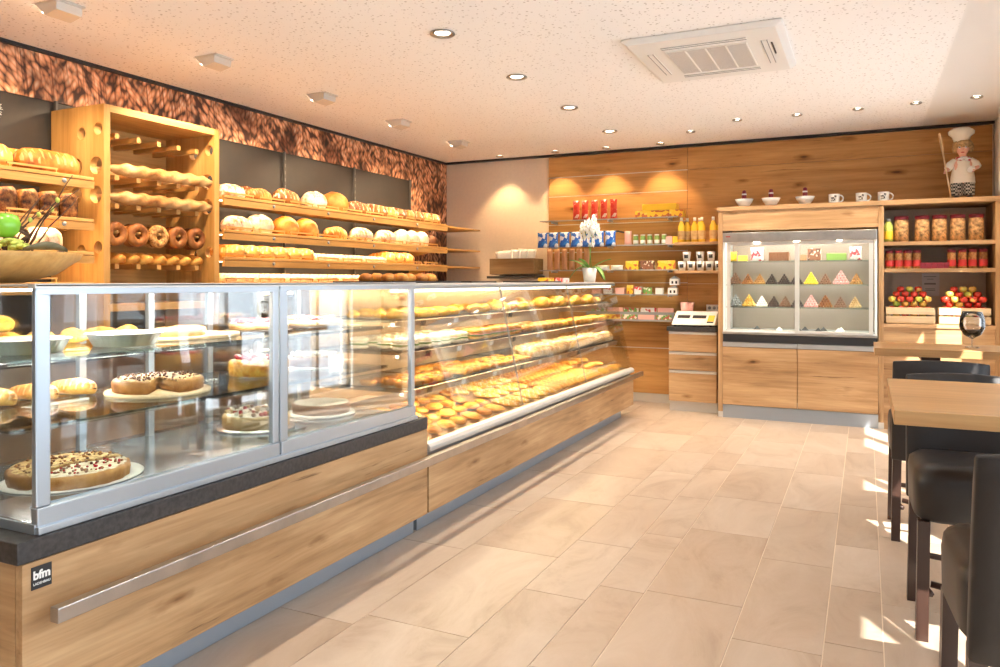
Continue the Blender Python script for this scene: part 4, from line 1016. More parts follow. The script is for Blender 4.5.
# blue pouches hang from a peg rail in front of shelf B
pr_ = thing('peg_rail', 'dark metal peg rail carrying the blue pouches at the left end of shelves', 'rail', (SX0-.0, YW, 1.93))
m = MB(); m.box(0, .98, -.31, -.296, 0, .014); m.build('bar', 'black', pr_)
for x in (.25, .97): m = MB(); m.box(x-.01, x, -.296, -.0, 0, .014); m.build('arm', 'black', pr_)
packrow(pouch(.125, .175, .05, 0), 'blue_pouch', 'pr_blue', 'pouch', [-3.395+.1365*k for k in range(7)], YW-.345, 1.765, 'bright blue foil pouch with white print hanging in the left row', 'blue pouches at the left end of the shelves', rz=0)
m = pouch(.072, .25, .05, 0)
packrow(m, 'brown_pouch', 'brownpk', 'pouch', [-3.37+.092*k for k in range(6)], YS-.03, GZ['C'], 'tall narrow brown pack standing below the blue pouches', 'brown packs below the blue pouches')
for x in [-3.37+.092*k for k in range(6)]: pass
# small bottles on shelf B
def jar(name, r, h, body, cap, neck=.6, nh=.2, fill=None, cat='jar', caph=.12):
    t = thing(name, '', cat)
    m = MB(); m.lathe([(0, 0), (r, 0), (r, h*(1-nh-caph)), (r*neck, h*(1-caph*1.1)), (r*neck, h*(1-caph)), (0, h*(1-caph))], 18)
    m.build('body', body, t)
    m = MB(); m.lathe([(0, h*(1-caph)), (r*neck*1.12, h*(1-caph)), (r*neck*1.12, h), (0, h)], 18); m.build('lid', cap, t)
    if fill: m = MB(); m.lathe([(r*1.005, h*.12), (r*1.02, h*.13), (r*1.02, h*.45), (r*1.005, h*.46)], 18); m.build('paper_label', fill, t)
    return t
P = Proto(jar('spice_jar', .028, .115, 'olive', 'offwhite', .8, .1, 'paper'))
for k, x in enumerate((-2.34, -2.26, -2.18, -2.10, -2.02)): P.put((x, YS, GZ['B']+.001), 'small jar with green filling and pale lid on the second glass shelf', group='small jars on the second glass shelf')
packrow(pouch(.085, .16, .05, 0), 'gift_bag', 'pinkpk', 'bag', [-2.43], YS, GZ['B'], 'pink filled gift bag left of the small jars on the second glass shelf', None)
m = MB(); m.box(-.035, .035, -.03, .03, 0, .085)
packrow(m, 'tea_box', 'pinkpk', 'box', [-1.96], YS, GZ['B'], 'small pink carton right of the small jars', None, bevel=.002)
packrow(m, 'tea_box', 'yellow', 'box', [-1.885], YS, GZ['B'], 'small yellow carton right of the pink carton', None, bevel=.002)
# shelf C
packrow(pouch(.15, .055, .09, 0), 'sweets_bag', 'paper', 'bag', [-2.72, -2.56], YS, GZ['C'], ['pale flat bag behind the orchid leaves on the third glass shelf', 'pale flat bag right of the orchid leaves on third glass shelf'], None)
for x, w_, mt_, lab in ((-2.375, .15, 'pr_yw', 'yellow pack left of the black pack on the third glass shelf'), (-2.205, .15, 'pr_choc', 'black and brown pack in the middle of the third glass shelf'), (-1.985, .20, 'pr_yw', 'wide yellow pack right of the black pack on third glass shelf')):
    m = MB(); m.box(-w_/2, w_/2, -.04, .04, 0, .10); packrow(m, 'cookie_pack', mt_, 'pack', [x], YS, GZ['C'], lab, None, bevel=.006)
# shelf D
its = [(-2.80, .10, .06, 'pinkpk', 'flat pink pack at the left of the fourth glass shelf'), (-2.66, .10, .065, 'pr_rw', 'red and white pack second on the fourth glass shelf'), (-2.52, .11, .07, 'pinkpk', 'pink pack third on the fourth glass shelf'),
       (-2.40, .07, .10, 'pr_yw', 'upright yellow pack on the fourth glass shelf'), (-2.31, .08, .085, 'pr_rw', 'red flecked pack beside the upright yellow pack'), (-2.20, .10, .075, 'pr_gw', 'green pack in the middle of the fourth glass shelf'), (-2.07, .08, .07, 'paper', 'white pack right of the green pack on fourth glass shelf')]
for x, w_, h_, mt_, lab in its: m = MB(); m.box(-w_/2, w_/2, -.035, .035, 0, h_); packrow(m, 'sweets_pack', mt_, 'pack', [x], YS, GZ['D'], lab, None, bevel=.004)
for k, (x, z) in enumerate(((-1.92, GZ['D']), (-1.90, GZ['D']+.102))):
    t = thing('little_house', ['white little house carton standing on the fourth glass shelf', 'white little house carton stacked on the other one'][k], 'ornament', (x, YS, z+.001))
    m = MB(); m.box(-.05, .05, -.035, .035, 0, .07); m.box(-.03, -.01, -.0355, -.034, .015, .045, 1); m.box(.012, .032, -.0355, -.034, .015, .045, 1); m.build('body', ['white', 'black'], t)
    m = MB(); m.prism([(-.05, .07), (.05, .07), (0 if k else .03, .10)], -.035, .035, 1); m.build('roof', 'grey', t)
# low rail with slim bars
lr = thing('leaning_shelf', 'low slanting rail shelf with green and pink bars beside the scale', 'shelf', (-2.95, YW, .93))
m = MB(); m.prism([(-.002, 0), (-.19, 0), (-.19, .006), (-.002, .006)], 0, 1, 1); m = MB(); m.box(0, 1.03, -.19, -.002, 0, .006); m.box(0, 1.03, -.194, -.19, 0, .02); m.box(0, 1.03, -.09, -.084, .006, .10); m.build('tray', 'grey', lr)
m = MB(); m.box(-.086, .086, -.012, .012, 0, .075)
for j, (yy, zz) in enumerate(((YW-.165, .937), (YW-.065, 1.02-.083+.0))):
    cols = ['pr_gw', 'pinkpk', 'pr_gw', 'pr_rw', 'pinkpk'] if j else ['olive', 'pr_yw', 'pr_gw', 'pinkpk', 'pr_gw']
    for k in range(5):
        mm_ = MB(); mm_.box(-.09, .09, -.012, .012, 0, .065 if not j else .14)
        tag(mm_.build('chocolate_bar', cols[k], bevel=.003, loc=(-2.80+.195*k, yy, zz)), ['%s of the low rail shelf, slim %s bar %s' % (('front row', 'back row')[j], {'pr_gw': 'green flecked', 'pinkpk': 'pink', 'pr_rw': 'red white', 'olive': 'green', 'pr_yw': 'yellow'}[cols[k]], ['at the left end', 'second from left', 'in the middle', 'second from right', 'beside the scale'][k])][0], 'chocolate bar', 'bars on the low rail shelf')
# wooden side shelves with bottles and cups
for z, lab in ((1.80, 'short oak shelf board carrying the yellow bottles'), (1.493, 'short oak shelf board carrying the printed white cups')):
    m = MB(); m.box(-1.875, -1.362, 8.28, YW-.002, z-.03, z); tag(m.build('oak_shelf_board', 'oak_x', bevel=.002), lab, 'shelf')
P = Proto(jar('juice_bottle', .038, .27, 'juice', 'white', .36, .22, 'b_pale', 'bottle', .14))
for k, (x, y) in enumerate(((-1.82, 8.38), (-1.775, 8.47), (-1.68, 8.40), (-1.645, 8.49), (-1.60, 8.38), (-1.48, 8.38), (-1.41, 8.44))): P.put((x, y, 1.801), 'yellow bottle with white cap on the short oak shelf', group='yellow bottles on the oak shelf')
cupm = MB(); cupm.lathe([(0, 0), (.034, 0), (.045, .10), (.041, .10), (.031, .006), (0, .006)], 20); cupm.lathe([(.0375, .03), (.0425, .07), (.043, .07), (.038, .03)], 6, m=1, a0=-2.1, a1=-1.0)
P = proto('printed_cup', cupm, ['white', 'black'], 'cup')
for k in range(5): P.put((-1.81+.098*k, 8.37, 1.494), 'white cup with dark print in the lower row of the cup stack', None, 'printed cups on the oak shelf')
for k, x in enumerate((-1.76, -1.615, -1.50)): P.put((x, 8.37, 1.597), 'white cup with dark print in the upper row of the cup stack', None, 'printed cups on the oak shelf', rot=(0, 0, 0))

# till cabinet with scale
tc = thing('till_cabinet', 'narrow oak drawer cabinet with black top standing left of the cooler', 'cabinet', (-1.895, 8.12, 0))
TW = .50
m = MB(); m.box(0, TW, 0, .445, .11, .845); m.box(.0, TW, -.0, .445, .845, .848); m.build('carcass', 'oak_x', tc)
m = MB(); m.box(-.02, TW, -.03, .445, .85, .895); m.build('top', 'stone', tc, .003)
m = MB(); m.box(0, TW, .03, .445, 0, .108); m.build('plinth', 'alu2', tc)
for z0, z1 in ((.11, .405), (.445, .60), (.64, .815)):
    m = MB(); m.box(.003, TW-.003, -.02, -.0005, z0, z1); d = m.build('drawer_front', 'oak_x', tc, .001)
    m = MB(); m.prism([(-.02, z1+.003), (-.004, z1+.003), (-.004, z1+.032), (-.026, z1+.026)], .003, TW-.003, 0); m.build('grip_strip', 'alu2', d)
sc_ = thing('shop_scale', 'white slanted shop scale standing on the black top of drawer cabinet', 'scale', (-1.64, 8.27, .896))
m = MB(); m.prism([(-.15, .02), (-.13, .015), (.10, .015), (.12, .14), (.10, .16), (-.14, .035)], -.23, .22, 0); m.build('housing', 'offwhite', sc_, .006)
sl = math.atan2(.125, .24)
R = Matrix.Translation((0, -.14, .035)) @ Matrix.Rotation(sl, 4, 'X')
m = MB(); m.box(-.19, -.06, .11, .17, .001, .004, 0, R); m.box(-.03, .11, .11, .17, .001, .004, 0, R); m.build('display', 'black', sc_)
m = MB(); m.box(.135, .20, .05, .17, .001, .005, 0, R); m.box(.135, .20, .015, .04, .001, .005, 1, R); m.build('key_block', ['fruit_y', 'black'], sc_)
m = MB(); m.box(-.20, .10, .03, .08, .001, .003, 0, R); m.build('keypad', 'white', sc_)
for x in (-.2, .17):
    for y in (-.10, .07): m = MB(); m.lathe([(0, 0), (.014, 0), (.014, .015), (0, .015)], 12, (x, y, 0)); m.build('foot', 'black', sc_)
P = MB(); P.lathe([(0, 0), (.045, 0), (.078, .25), (.072, .25), (.040, .006), (0, .006)], 22)
tag(P.build('pink_vase', 'pinkpk', loc=(-1.78, 8.485, .896)), 'tall tapered pink beaker standing behind the white scale', 'beaker')
m = MB(); m.box(-.085, .085, -.008, 0, -.035, .035, 0)
for k in (-.05, .0, .05): m.lathe([(0, 0), (.018, 0), (.018, .003), (0, .003)], 14, m=1, tf=Matrix.Translation((k, -.0082, 0)) @ Matrix.Rotation(PI/2, 4, 'X'))
tag(m.build('wall_socket', ['offwhite', 'grey'], loc=(-1.50, YW-.002, 1.085)), 'triple wall socket plate above the white scale', 'socket')

# paper bag box on the cream wall
o = MB(); D = .30
for q in ((0, .02, -D, 0, 0, .19), (.56, .58, -D, 0, 0, .19), (.02, .56, -D, -D+.02, 0, .19), (.02, .56, -.02, 0, 0, .19), (.02, .56, -D+.02, -.02, 0, .02)): o.box(*q)
tag(o.build('bag_box', oak('dark_oak_box', 0, (.16, .09, .03), (.24, .14, .06), (.32, .20, .09), knots=0), bevel=.003, loc=(-4.12, YB-.006, 1.46)), 'brown wooden box for paper bags mounted on the cream wall', 'box')
P = proto('paper_bag', pouch(.24, .20, .02, 0), 'paper', 'paper bag')
for k in range(4): P.put((-3.94+.07*k, YB-.24+.045*k, 1.496), 'white paper bag sticking out of the brown wooden box', None, 'paper bags in the wooden box', rot=(-.03, .05*(k-1.5), 0), scale=(1, 1, 1.25+.04*k))
bs = MB(); bs.box(0, .62, -.34, -.004, 0, .03); tag(bs.build('wall_board', 'tray', loc=(-4.14, YB, 1.41)), 'dark narrow board under the brown paper bag box on cream wall', 'shelf')

# ------------------------------------------------------------------ tall oak unit with cooler and jar shelves
UY = 7.95; UX0, UX1, UX2 = -1.355, .105, 1.075
ut = thing('oak_wall_unit', 'large oak wall unit framing the praline cooler and the jar shelves', 'cabinet', (UX0, UY, 0)); dY = YW-.002-UY
W1 = UX1-UX0; W2 = UX2-UX0
for x, n in ((0, 'side_panel'), (W1, 'side_panel'), (W2-.045, 'side_panel')):
    m = MB(); m.box(x, x+.045, 0, dY, .0, 2.085); m.build(n, 'oak_z', ut, .001)
    m = MB(); m.box(x-.001, x+.046, -.002, .02, 0, .06); m.build('metal_foot', 'alu2', ut)
m = MB(); m.box(-.01, W2+.01, -.01, dY, 2.087, 2.13); m.build('top_board', 'oak_x', ut, .002)
m = MB(); m.box(.045, W1, .01, .05, 1.885, 2.086); m.build('fascia', 'oak_x', ut)
m = MB(); m.box(.046, W1-.001, .02, dY, .715, .745); m.build('base_top', 'grey', ut)
for x0, x1 in ((.047, W1*.5+.02), (W1*.5+.025, W1-.002)):
    m = MB(); m.box(x0, x1, -.004, .016, .135, .715); m.build('door', 'oak_x', ut, .001)
    m = MB(); m.prism([(-.006, .72), (.016, .72), (.016, .765), (-.012, .765)], x0, x1, 0); m.build('grip_strip', 'alu', ut)
m = MB(); m.box(.046, W1-.001, .01, .03, 0, .128); m.build('plinth', 'toe', ut)
m = MB(); m.box(W1+.045, W2-.045, .015, .035, 0, .95); m.build('lower_door', 'oak_x', ut)
m = MB(); m.box(W1+.045, W2-.045, dY-.012, dY, .98, 2.086); m.build('back_panel', 'cream', ut)
for z in (1.745, 1.495, .985):
    m = MB(); m.box(W1+.045, W2-.045, .01 if z > 1 else -.0, dY-.012, z-.035, z); m.build('shelf_board', 'oak_x', ut, .001)
SH1, SH2, SH3 = 1.7455, 1.4955, .9855

# praline cooler
co = thing('praline_cooler', 'silver framed glass cooler with sliding doors and pyramids of pralines', 'cooler', (UX0+.05, UY-.012, .77))
cw = W1-.06; ch = 1.105; cdp = .50
m = MB(); m.box(0, cw, 0, cdp, 0, .075); m.build('black_base', 'black', co, .002)
m = MB(); m.box(-.004, cw+.004, -.014, cdp, .077, .097); m.build('base_ledge', 'steel', co, .002)
m = MB(); m.box(.02, cw-.02, .004, cdp, .098, .115); m.build('inner_floor', 'deck', co)
m = MB(); m.box(.0, cw, -.02, .06, ch-.105, ch-.01); m.build('light_canopy', 'steel', co, .006)
m = MB(); m.box(.02, cw-.02, .06, cdp, ch-.05, ch-.01); m.build('ceiling_panel', 'white', co)
m = MB(); m.box(.0, .02, .0, cdp, .098, ch-.012); m.build('side_wall', 'white', co)
m = MB(); m.box(cw-.02, cw, .0, cdp, .098, ch-.012); m.build('side_wall', 'white', co)
m = MB(); m.box(.02, cw-.02, cdp-.012, cdp, .116, ch-.052); m.build('rear_wall', plain('cooler_back', (.36, .29, .24), .25), co)
for a, b_, yy in ((.035, cw*.5+.02, .02), (cw*.5-.02, cw-.035, .0)):
    m = MB(); z0, z1 = .10, ch-.108
    m.box(a, a+.035, yy, yy+.016, z0, z1); m.box(b_-.035, b_, yy, yy+.016, z0, z1); m.box(a+.035, b_-.035, yy, yy+.016, z0, z0+.025); m.box(a+.035, b_-.035, yy, yy+.016, z1-.03, z1)
    d = m.build('sliding_door', 'alu2', co, .002)
    g = MB(); g.box(a+.035, b_-.035, yy+.005, yy+.010, z0+.025, z1-.03); g.build('pane', 'glass', d)
m = MB(); m.box(.03, .075, -.0225, -.0205, ch-.055, ch-.045); m.build('red_mark', 'red', co)
for k in (.23, .5, .77): m = MB(); m.lathe([(0, 0), (.03, 0), (.03, .006), (0, .006)], 16, (cw*k, -.012 if False else .02, ch-.113)); m.build('canopy_lamp', 'bulb', co)
m = MB(); m.box(.06, cw-.06, .10, .125, ch-.066, ch-.054); m.build('light_tube', 'led', co)
CZ = [.77+.125-.009, 1.12, 1.345, 1.58]
for z in CZ[1:]:
    m = MB(); m.box(.025, cw-.025, .06, cdp-.02, z-.77-.008, z-.77); s_ = m.build('glass_shelf', 'shelfglass', co)
    m = MB(); m.box(.025, cw-.025, .054, .060, z-.77-.010, z-.77+.003); m.build('shelf_edge', 'shelfglass', s_)
lamp('AREA', 'cooler_light', (UX0+.05+cw/2, UY+.14, .77+ch-.075), 5.5, (1, .93, .80), rot=(.25, 0, 0), shape='RECTANGLE', size=cw-.2, size_y=.04)
for z in CZ[1:]: lamp('AREA', 'cooler_light', (UX0+.05+cw/2, UY+.06, z-.02), 1.6, (1, .93, .80), rot=(.6, 0, 0), shape='RECTANGLE', size=cw-.2, size_y=.02)
def pyramid(r, n, mt, h=1.15):
    m = MB(); s_ = r/n
    for L in range(n):
        for i in range(n-L):
            for j in range(n-L):
                if 0 < i < n-L-1 and 0 < j < n-L-1: continue
                m.ell(((i-(n-L-1)/2)*2*s_*.98, (j-(n-L-1)/2)*2*s_*.98, s_*h+L*s_*1.75), s_, s_, s_*h, 6, 4)
    return m
for z, lst, nm_ in ((CZ[2], ((-1.215, 'milk', 'brown'), (-1.09, 'b_brown', 'hazel'), (-.975, 'b_side', 'pale brown'), (-.86, 'choc', 'black'), (-.74, 'choc', 'dark'), (-.625, 'choc', 'dark brown'), (-.49, 'yellow', 'yellow'), (-.36, 'milk', 'milk chocolate'), (-.22, 'pink', 'large pink'), (-.085, 'b_side', 'nutty')), 'second'),
                     (CZ[1], ((-1.21, 'grey', 'grey'), (-1.08, 'b_yellow', 'yellow'), (-.955, 'cream_f', 'cream'), (-.84, 'choc', 'black'), (-.73, 'milk', 'dark brown'), (-.62, 'choc', 'dark'), (-.49, 'pink', 'pink red'), (-.36, 'b_brown', 'brown'), (-.225, 'milk', 'milk brown'), (-.095, 'b_pale', 'pale')), 'third')):
    for x, mt_, cn in lst:
        big = .074 if 'large' in cn else (.066 if cn in ('yellow', 'brown', 'grey', 'pink red') else .058)
        tag(pyramid(big, 5, mt_).build('praline_pile', mt_, loc=(x, UY+.20, z+.001)), '%s pyramid of pralines on the %s glass level of the cooler' % (cn, nm_), 'pralines', kind='stuff')
for k, (x, y) in enumerate(((-.78, .10), (-.60, .10), (-.42, .10), (-.24, .10), (-.55, .26), (-.38, .26), (-.22, .26), (-1.0, .2))):
    m = MB(); m.add([(-.035, -.02, 0), (.035, -.02, 0), (.035, .02, 0), (-.035, .02, 0), (0, 0, .04)], [(0, 1, 2, 3), (0, 1, 4), (1, 2, 4), (2, 3, 4), (3, 0, 4)])
    tag(m.build('price_tent', 'black' if k % 3 else 'offwhite', loc=(x, UY+y, CZ[0]+.0005)), 'small tent shaped price sign on the white floor of the cooler', 'price sign', 'price tents in the cooler')
for k, (x, w_, h_, mt_, lab) in enumerate(((-1.235, .07, .10, 'yellow', 'yellow wrapped sweets at the left of cooler top level'), (-1.14, .09, .06, 'fruit_y', 'low yellow parcel on the top level of the cooler'), (-1.0, .13, .14, 'pr_rw', 'red and white bag on the top level of the cooler'),
        (-.79, .19, .09, 'milk', 'long brown box on the top level of the cooler'), (-.56, .06, .06, 'brownpk', 'small brown box behind the cooler door frame'), (-.46, .12, .12, 'pr_choc', 'dark flecked gift box on the top level of the cooler'),
        (-.26, .18, .07, 'olive', 'green tray of sweets on the top level of the cooler'), (-.09, .11, .13, 'pr_rw', 'red dotted bag at the right of the cooler top level'))):
    if k in (2, 7, 0): o = pouch(w_, h_, .06, 0).build('sweets_bag', mt_, loc=(x, UY+.2, CZ[3]+.001))
    else: m = MB(); m.box(-w_/2, w_/2, -.04, .04, 0, h_); o = m.build('gift_box', mt_, loc=(x, UY+.2, CZ[3]+.001), bevel=.004)
    tag(o, lab, 'sweets')

# on top of the unit: bowls and mugs
def top_bowl():
    t = thing('white_bowl', '', 'bowl')
    m = MB(); m.lathe([(0, 0), (.035, 0), (.045, .010), (.078, .055), (.090, .085), (.085, .085), (.068, .04), (0, .02)], 28); m.build('bowl_body', 'white', t)
    m = MB(); m.lathe([(0, .025), (.022, .025), (.024, .09), (.021, .14), (.019, .17), (0, .18)], 14); m.build('wrapped_stick', 'darkred', t)
    m = MB(); m.lathe([(.0215, .128), (.0235, .128), (.0235, .142), (.0215, .142)], 14); m.build('band', 'white', t); return t
P = Proto(top_bowl())
for x, l in ((-1.125, 'left'), (-.865, 'middle'), (-.545, 'right')): P.put((x, UY+.18, 2.131), 'white bowl with upright dark red stick on the oak unit, %s of three' % l, group='bowls on top of the oak unit')
def mug():
    t = thing('painted_mug', '', 'mug')
    m = MB(); m.lathe([(0, 0), (.04, 0), (.043, .01), (.045, .085), (.041, .085), (.038, .012), (0, .01)], 24); m.build('mug_body', 'white', t)
    m = MB(); m.lathe([(.0435, .02), (.046, .055), (.0455, .056)], 5, m=0, a0=-2.1, a1=-1.3); m.lathe([(.0435, .045), (.0465, .07), (.0458, .071)], 4, a0=-1.5, a1=-1.1); m.build('picture', 'check', t)
    m = MB(); m.tube([(.042+.032*math.sin(a), 0, .045-.03*math.cos(a)) for a in [PI*k/8 for k in range(9)]], .006, 8); m.build('handle', 'white', t); return t
P = Proto(mug())
for x, l in ((-.28, 'left'), (-.04, 'middle'), (.15, 'right, above the side panel')): P.put((x, UY+.16, 2.131), 'white painted mug on top of the oak unit, %s' % l, group='mugs on top of the oak unit', scale=(1.1,)*3)

# jars
P = Proto(jar('preserving_jar', .055, .20, M['jarfill'], 'darkred', .88, .08, None, 'jar', .14))
for k, x in enumerate((.30, .47, .61, .755, .90)): P.put((x, UY+.14, SH1), 'large glass jar of brown biscuits with dark red lid, upper jar shelf', group='large jars on the upper jar shelf', scale=(1.12, 1.12, 1.2))
P = Proto(jar('cordial_bottle', .04, .22, 'lime', 'grey', .5, .2, 'yellow', 'bottle', .12))
P.put((.19, UY+.11, SH1), 'single greenish bottle with yellow label left of the large jars')
P = Proto(jar('small_jar', .036, .165, 'b_seed', 'darkred', .85, .08, 'red', 'jar', .16))
for k, x in enumerate((.20, .275, .35, .425)): P.put((x, UY+.12, SH2), 'small jar with red label left of the gap on lower jar shelf', group='small jars left of the gap', scale=(1, 1, 1.05))
for k, x in enumerate((.705, .79, .87, .95)): P.put((x, UY+.12, SH2), 'small jar with red label right of the gap on lower jar shelf', group='small jars right of the gap', scale=(1, 1, 1.05))
m = MB(); m.box(-.0225, .0225, -.03, .03, 0, .055)
P = proto('red_pack', m, ['darkred'], 'pack')
for k in range(5): P.put((.475+.046*k, UY+.12, SH2), 'little dark red pack in the gap between the small jars', None, 'dark red packs between the small jars')
# apple crates
def crate():
    t = thing('apple_crate', '', 'crate'); w_, d_, h_ = .40, .27, .155
    for yy in (-d_/2, d_/2-.01):
        for z in (.006, .085): m = MB(); m.box(-w_/2, w_/2, yy, yy+.010, z, z+.065); m.build('slat', 'crate', t, .001)
    for xx in (-w_/2+.0, w_/2-.010):
        for z in (.006, .085): m = MB(); m.box(xx, xx+.010, -d_/2+.0105, d_/2-.0105, z, z+.065); m.build('slat', 'crate', t)
    m = MB(); m.box(-w_/2+.011, w_/2-.011, -d_/2+.011, d_/2-.011, .0, .008); m.build('bottom', 'crate', t)
    for sx in (-1, 1):
        for sy in (-1, 1): m = MB(); a, b_ = sx*(w_/2-.02), sy*(d_/2-.02); m.box(a-.008, a+.008, b_-.008, b_+.008, .008, .15); m.build('corner_post', 'crate', t)
    return t
P = Proto(crate())
P.put((.367, UY+.16, SH3+.001), 'left apple crate of light slats on the oak unit', group=None); P.put((.80, UY+.16, SH3+.001), 'right apple crate of light slats on the oak unit', group=None)
m = MB(); m.lathe([(0, .008), (.018, 0), (.034, .018), (.038, .038), (.030, .060), (.014, .064), (0, .055)], 16)
am = m; apo = thing('apple', '', 'apple'); am.build('fruit', 'apple', apo); m = MB(); m.tube([(0, 0, .056), (.003, 0, .074)], .0018, 5); m.build('stem', 'twig', apo)
P = Proto(apo)
for c, (cx, nmc) in enumerate(((.367, 'left'), (.80, 'right'))):
    g = 'apples heaped on the %s crate' % nmc
    for L, (nx, ny) in enumerate(((5, 3), (4, 2), (5, 3), (4, 2), (5, 3), (4, 2), (3, 1))):
        for i in range(nx):
            for j in range(ny):
                P.put((cx+(i-(nx-1)/2)*.073+(-.03 if L > 5 else 0)*0*(1 if c == 0 else -1), UY+.16+(j-(ny-1)/2)*.072, SH3+.0115+L*.0465), 'red and yellow apple heaped in the %s light slatted crate' % nmc, None, g, rz=rnd.uniform(0, 6), scale=(.84,)*3)
ps = MB(); ps.box(-.075, .075, -.002, 0, -.11, .11); s_o = ps.build('paper_notice', plain('notice_paper', (.80, .76, .76), .8), loc=(.57, YW-.0155, 1.345))
tag(s_o, 'white paper notice with faint dark print behind the apples', 'notice')
m = MB()
for k, (a, w_) in enumerate(((.075, .06), (.05, .03), (.0, .055), (-.045, .045), (-.06, .05))): m.box(-w_, w_*.8, -.0026, -.002, a, a+(.016 if k == 2 else .006))
m.build('print', 'grey', s_o)

# ------------------------------------------------------------------ chef doll with baker's peel
DX, DY = .80, UY+.20
doll = thing('chef_doll', 'little chef doll in white shirt and checked trousers holding a baker\'s peel', 'doll', (DX, DY, 2.131), .05); doll.scale = (1.15,)*3
def skinned(name, joints, edges, mats, parent, sub=2):
    me = bpy.data.meshes.new(name); me.from_pydata([j[0] for j in joints], edges, []); o = bpy.data.objects.new(name, me); COL.objects.link(o); o.parent = parent
    md = o.modifiers.new('skin', 'SKIN'); me.skin_vertices.new() if not me.skin_vertices else None
    for i, j in enumerate(joints): me.skin_vertices[0].data[i].radius = (j[1], j[1]*(j[2] if len(j) > 2 else 1))
    me.skin_vertices[0].data[0].use_root = True
    s2 = o.modifiers.new('sub', 'SUBSURF'); s2.levels = sub; s2.render_levels = sub; me.materials.append(M[mats]); return o
J = [((0, 0, .16), .050), ((0, 0, .24), .058), ((0, 0, .305), .045), ((0, 0, .335), .022), ((0, 0, .36), .030), ((0, 0, .405), .060), ((0, 0, .445), .052),
     ((-.065, 0, .30), .024), ((-.105, -.02, .245), .018), ((-.130, -.055, .215), .014), ((.065, 0, .30), .024), ((.10, -.03, .25), .018), ((.06, -.075, .225), .014),
     ((-.038, 0, .13), .030), ((-.042, 0, .07), .024), ((-.045, 0, .02), .018), ((-.047, -.035, .014), .014), ((.038, 0, .13), .030), ((.042, 0, .07), .024), ((.045, 0, .02), .018), ((.047, -.035, .014), .014)]
E_ = [(0, 1), (1, 2), (2, 3), (3, 4), (4, 5), (5, 6), (2, 7), (7, 8), (8, 9), (2, 10), (10, 11), (11, 12), (0, 13), (13, 14), (14, 15), (15, 16), (0, 17), (17, 18), (18, 19), (19, 20)]
skinned('body', J, E_, 'skin', doll)
for sx, h0 in ((-1, Vector((-.130, -.055, .215))), (1, Vector((.06, -.075, .225)))):
    for k in range(5):
        a = -.8+k*.4; b_ = h0+Vector((0, -.006, 0)); d = Vector((math.sin(a)*.5, -.8, -.25)).normalized(); L = (.020, .024, .026, .024, .018)[k]
        m = MB(); m.tube([tuple(b_), tuple(b_+d*L*.6), tuple(b_+d*L+Vector((.004*sx, .004, -.006)))], [.005, .0045, .0035], 6); m.build('finger', 'skin', doll)
m = MB(); m.lathe([(.088, .125), (.085, .17), (.074, .24), (.062, .30), (.030, .325), (.026, .327), (.058, .295)], 22); m.v = [(x, y*.78, z) for x, y, z in m.v]
for sx, pts in ((-1, [(-.05, 0, .305), (-.085, -.005, .275), (-.108, -.022, .243)]), (1, [(.05, 0, .305), (.085, -.012, .275), (.100, -.032, .248)])): m.tube(pts, [.030, .032, .028], 10)
m.build('shirt', 'cloth', doll)
m = MB()
for sx in (-1, 1): m.lathe([(0, .17), (.045, .165), (.046, .10), (.043, .03), (.030, .028), (0, .1)], 16, (sx*.040, 0, 0))
m.build('trousers', 'check', doll)
for sx in (-1, 1): m = MB(); m.ell((sx*.046, -.02, .014), .022, .042, .0135, 12, 8); m.build('shoe', 'black', doll)
m = MB(); m.tube([(.042*math.cos(a), .035*math.sin(a)-.002, .325) for a in [2*PI*k/16 for k in range(17)]], .011, 8); m.ell((-.02, -.045, .315), .022, .01, .012); m.ell((.03, -.045, .31), .024, .01, .014); m.build('neckerchief', 'pr_rw', doll)
m = MB(); m.ell((0, .008, .435), .072, .070, .050, 20, 12, fn=lambda d: 1+.10*noise.noise(d*6)); m.ell((-.055, .0, .41), .02, .04, .04, 10, 8); m.ell((.058, .0, .41), .02, .04, .04, 10, 8); m.ell((0, -.048, .447), .045, .02, .018, 12, 6); m.build('hair', 'hair', doll)
m = MB(); m.lathe([(.05, .455), (.056, .475), (.066, .50), (.088, .52), (.090, .545), (.06, .565), (0, .57)], 28, ruf=.05, nr=9); m.v = [(x-.01, y, z) for x, y, z in m.v]; m.build('chef_hat', 'cloth', doll)
for sx in (-1, 1):
    m = MB(); m.ell((sx*.022-.008, -.058, .405), .008, .004, .009, 10, 6, 0); m.ell((sx*.022-.008, -.062, .405), .004, .002, .005, 8, 6, 1); m.build('eye', ['white', 'black'], doll)
    m = MB(); m.ell((sx*.062, .0, .398), .008, .012, .014, 8, 6); m.build('ear', 'skin', doll)
m = MB(); m.ell((-.008, -.064, .388), .007, .007, .007, 8, 6); m.build('nose', 'skin', doll)
m = MB(); m.ell((-.008, -.057, .366), .014, .005, .004, 8, 6); m.build('mouth', 'red', doll)
m = MB(); m.ell((.045, -.085, .225), .028, .012, .026, 12, 8, fn=lambda d: 1+.2*noise.noise(d*6)); m.build('flowered_pocket', 'pr_rw', doll)
pe = MB(); a_, b_ = Vector((-.085, -.075, 0)), Vector((-.165, -.085, .50)); pe.tube([tuple(a_), tuple(a_.lerp(b_, .76))], .006, 8)
R = Matrix.Translation(a_.lerp(b_, .76)) @ (b_-a_).to_track_quat('Z', 'Y').to_matrix().to_4x4()
pe.prism([(-.008, -.01), (-.024, .02), (-.026, .13), (-.015, .145), (.015, .145), (.026, .13), (.024, .02), (.008, -.01)], -.004, .004, 1, 0, R)
pe.v = [(x*1.15, y*1.15, z*1.15) for x, y, z in pe.v]
tag(pe.build('bakers_peel', 'crate', loc=(DX, DY, 2.1315)), 'small wooden baker\'s peel held upright by the chef doll', 'peel')

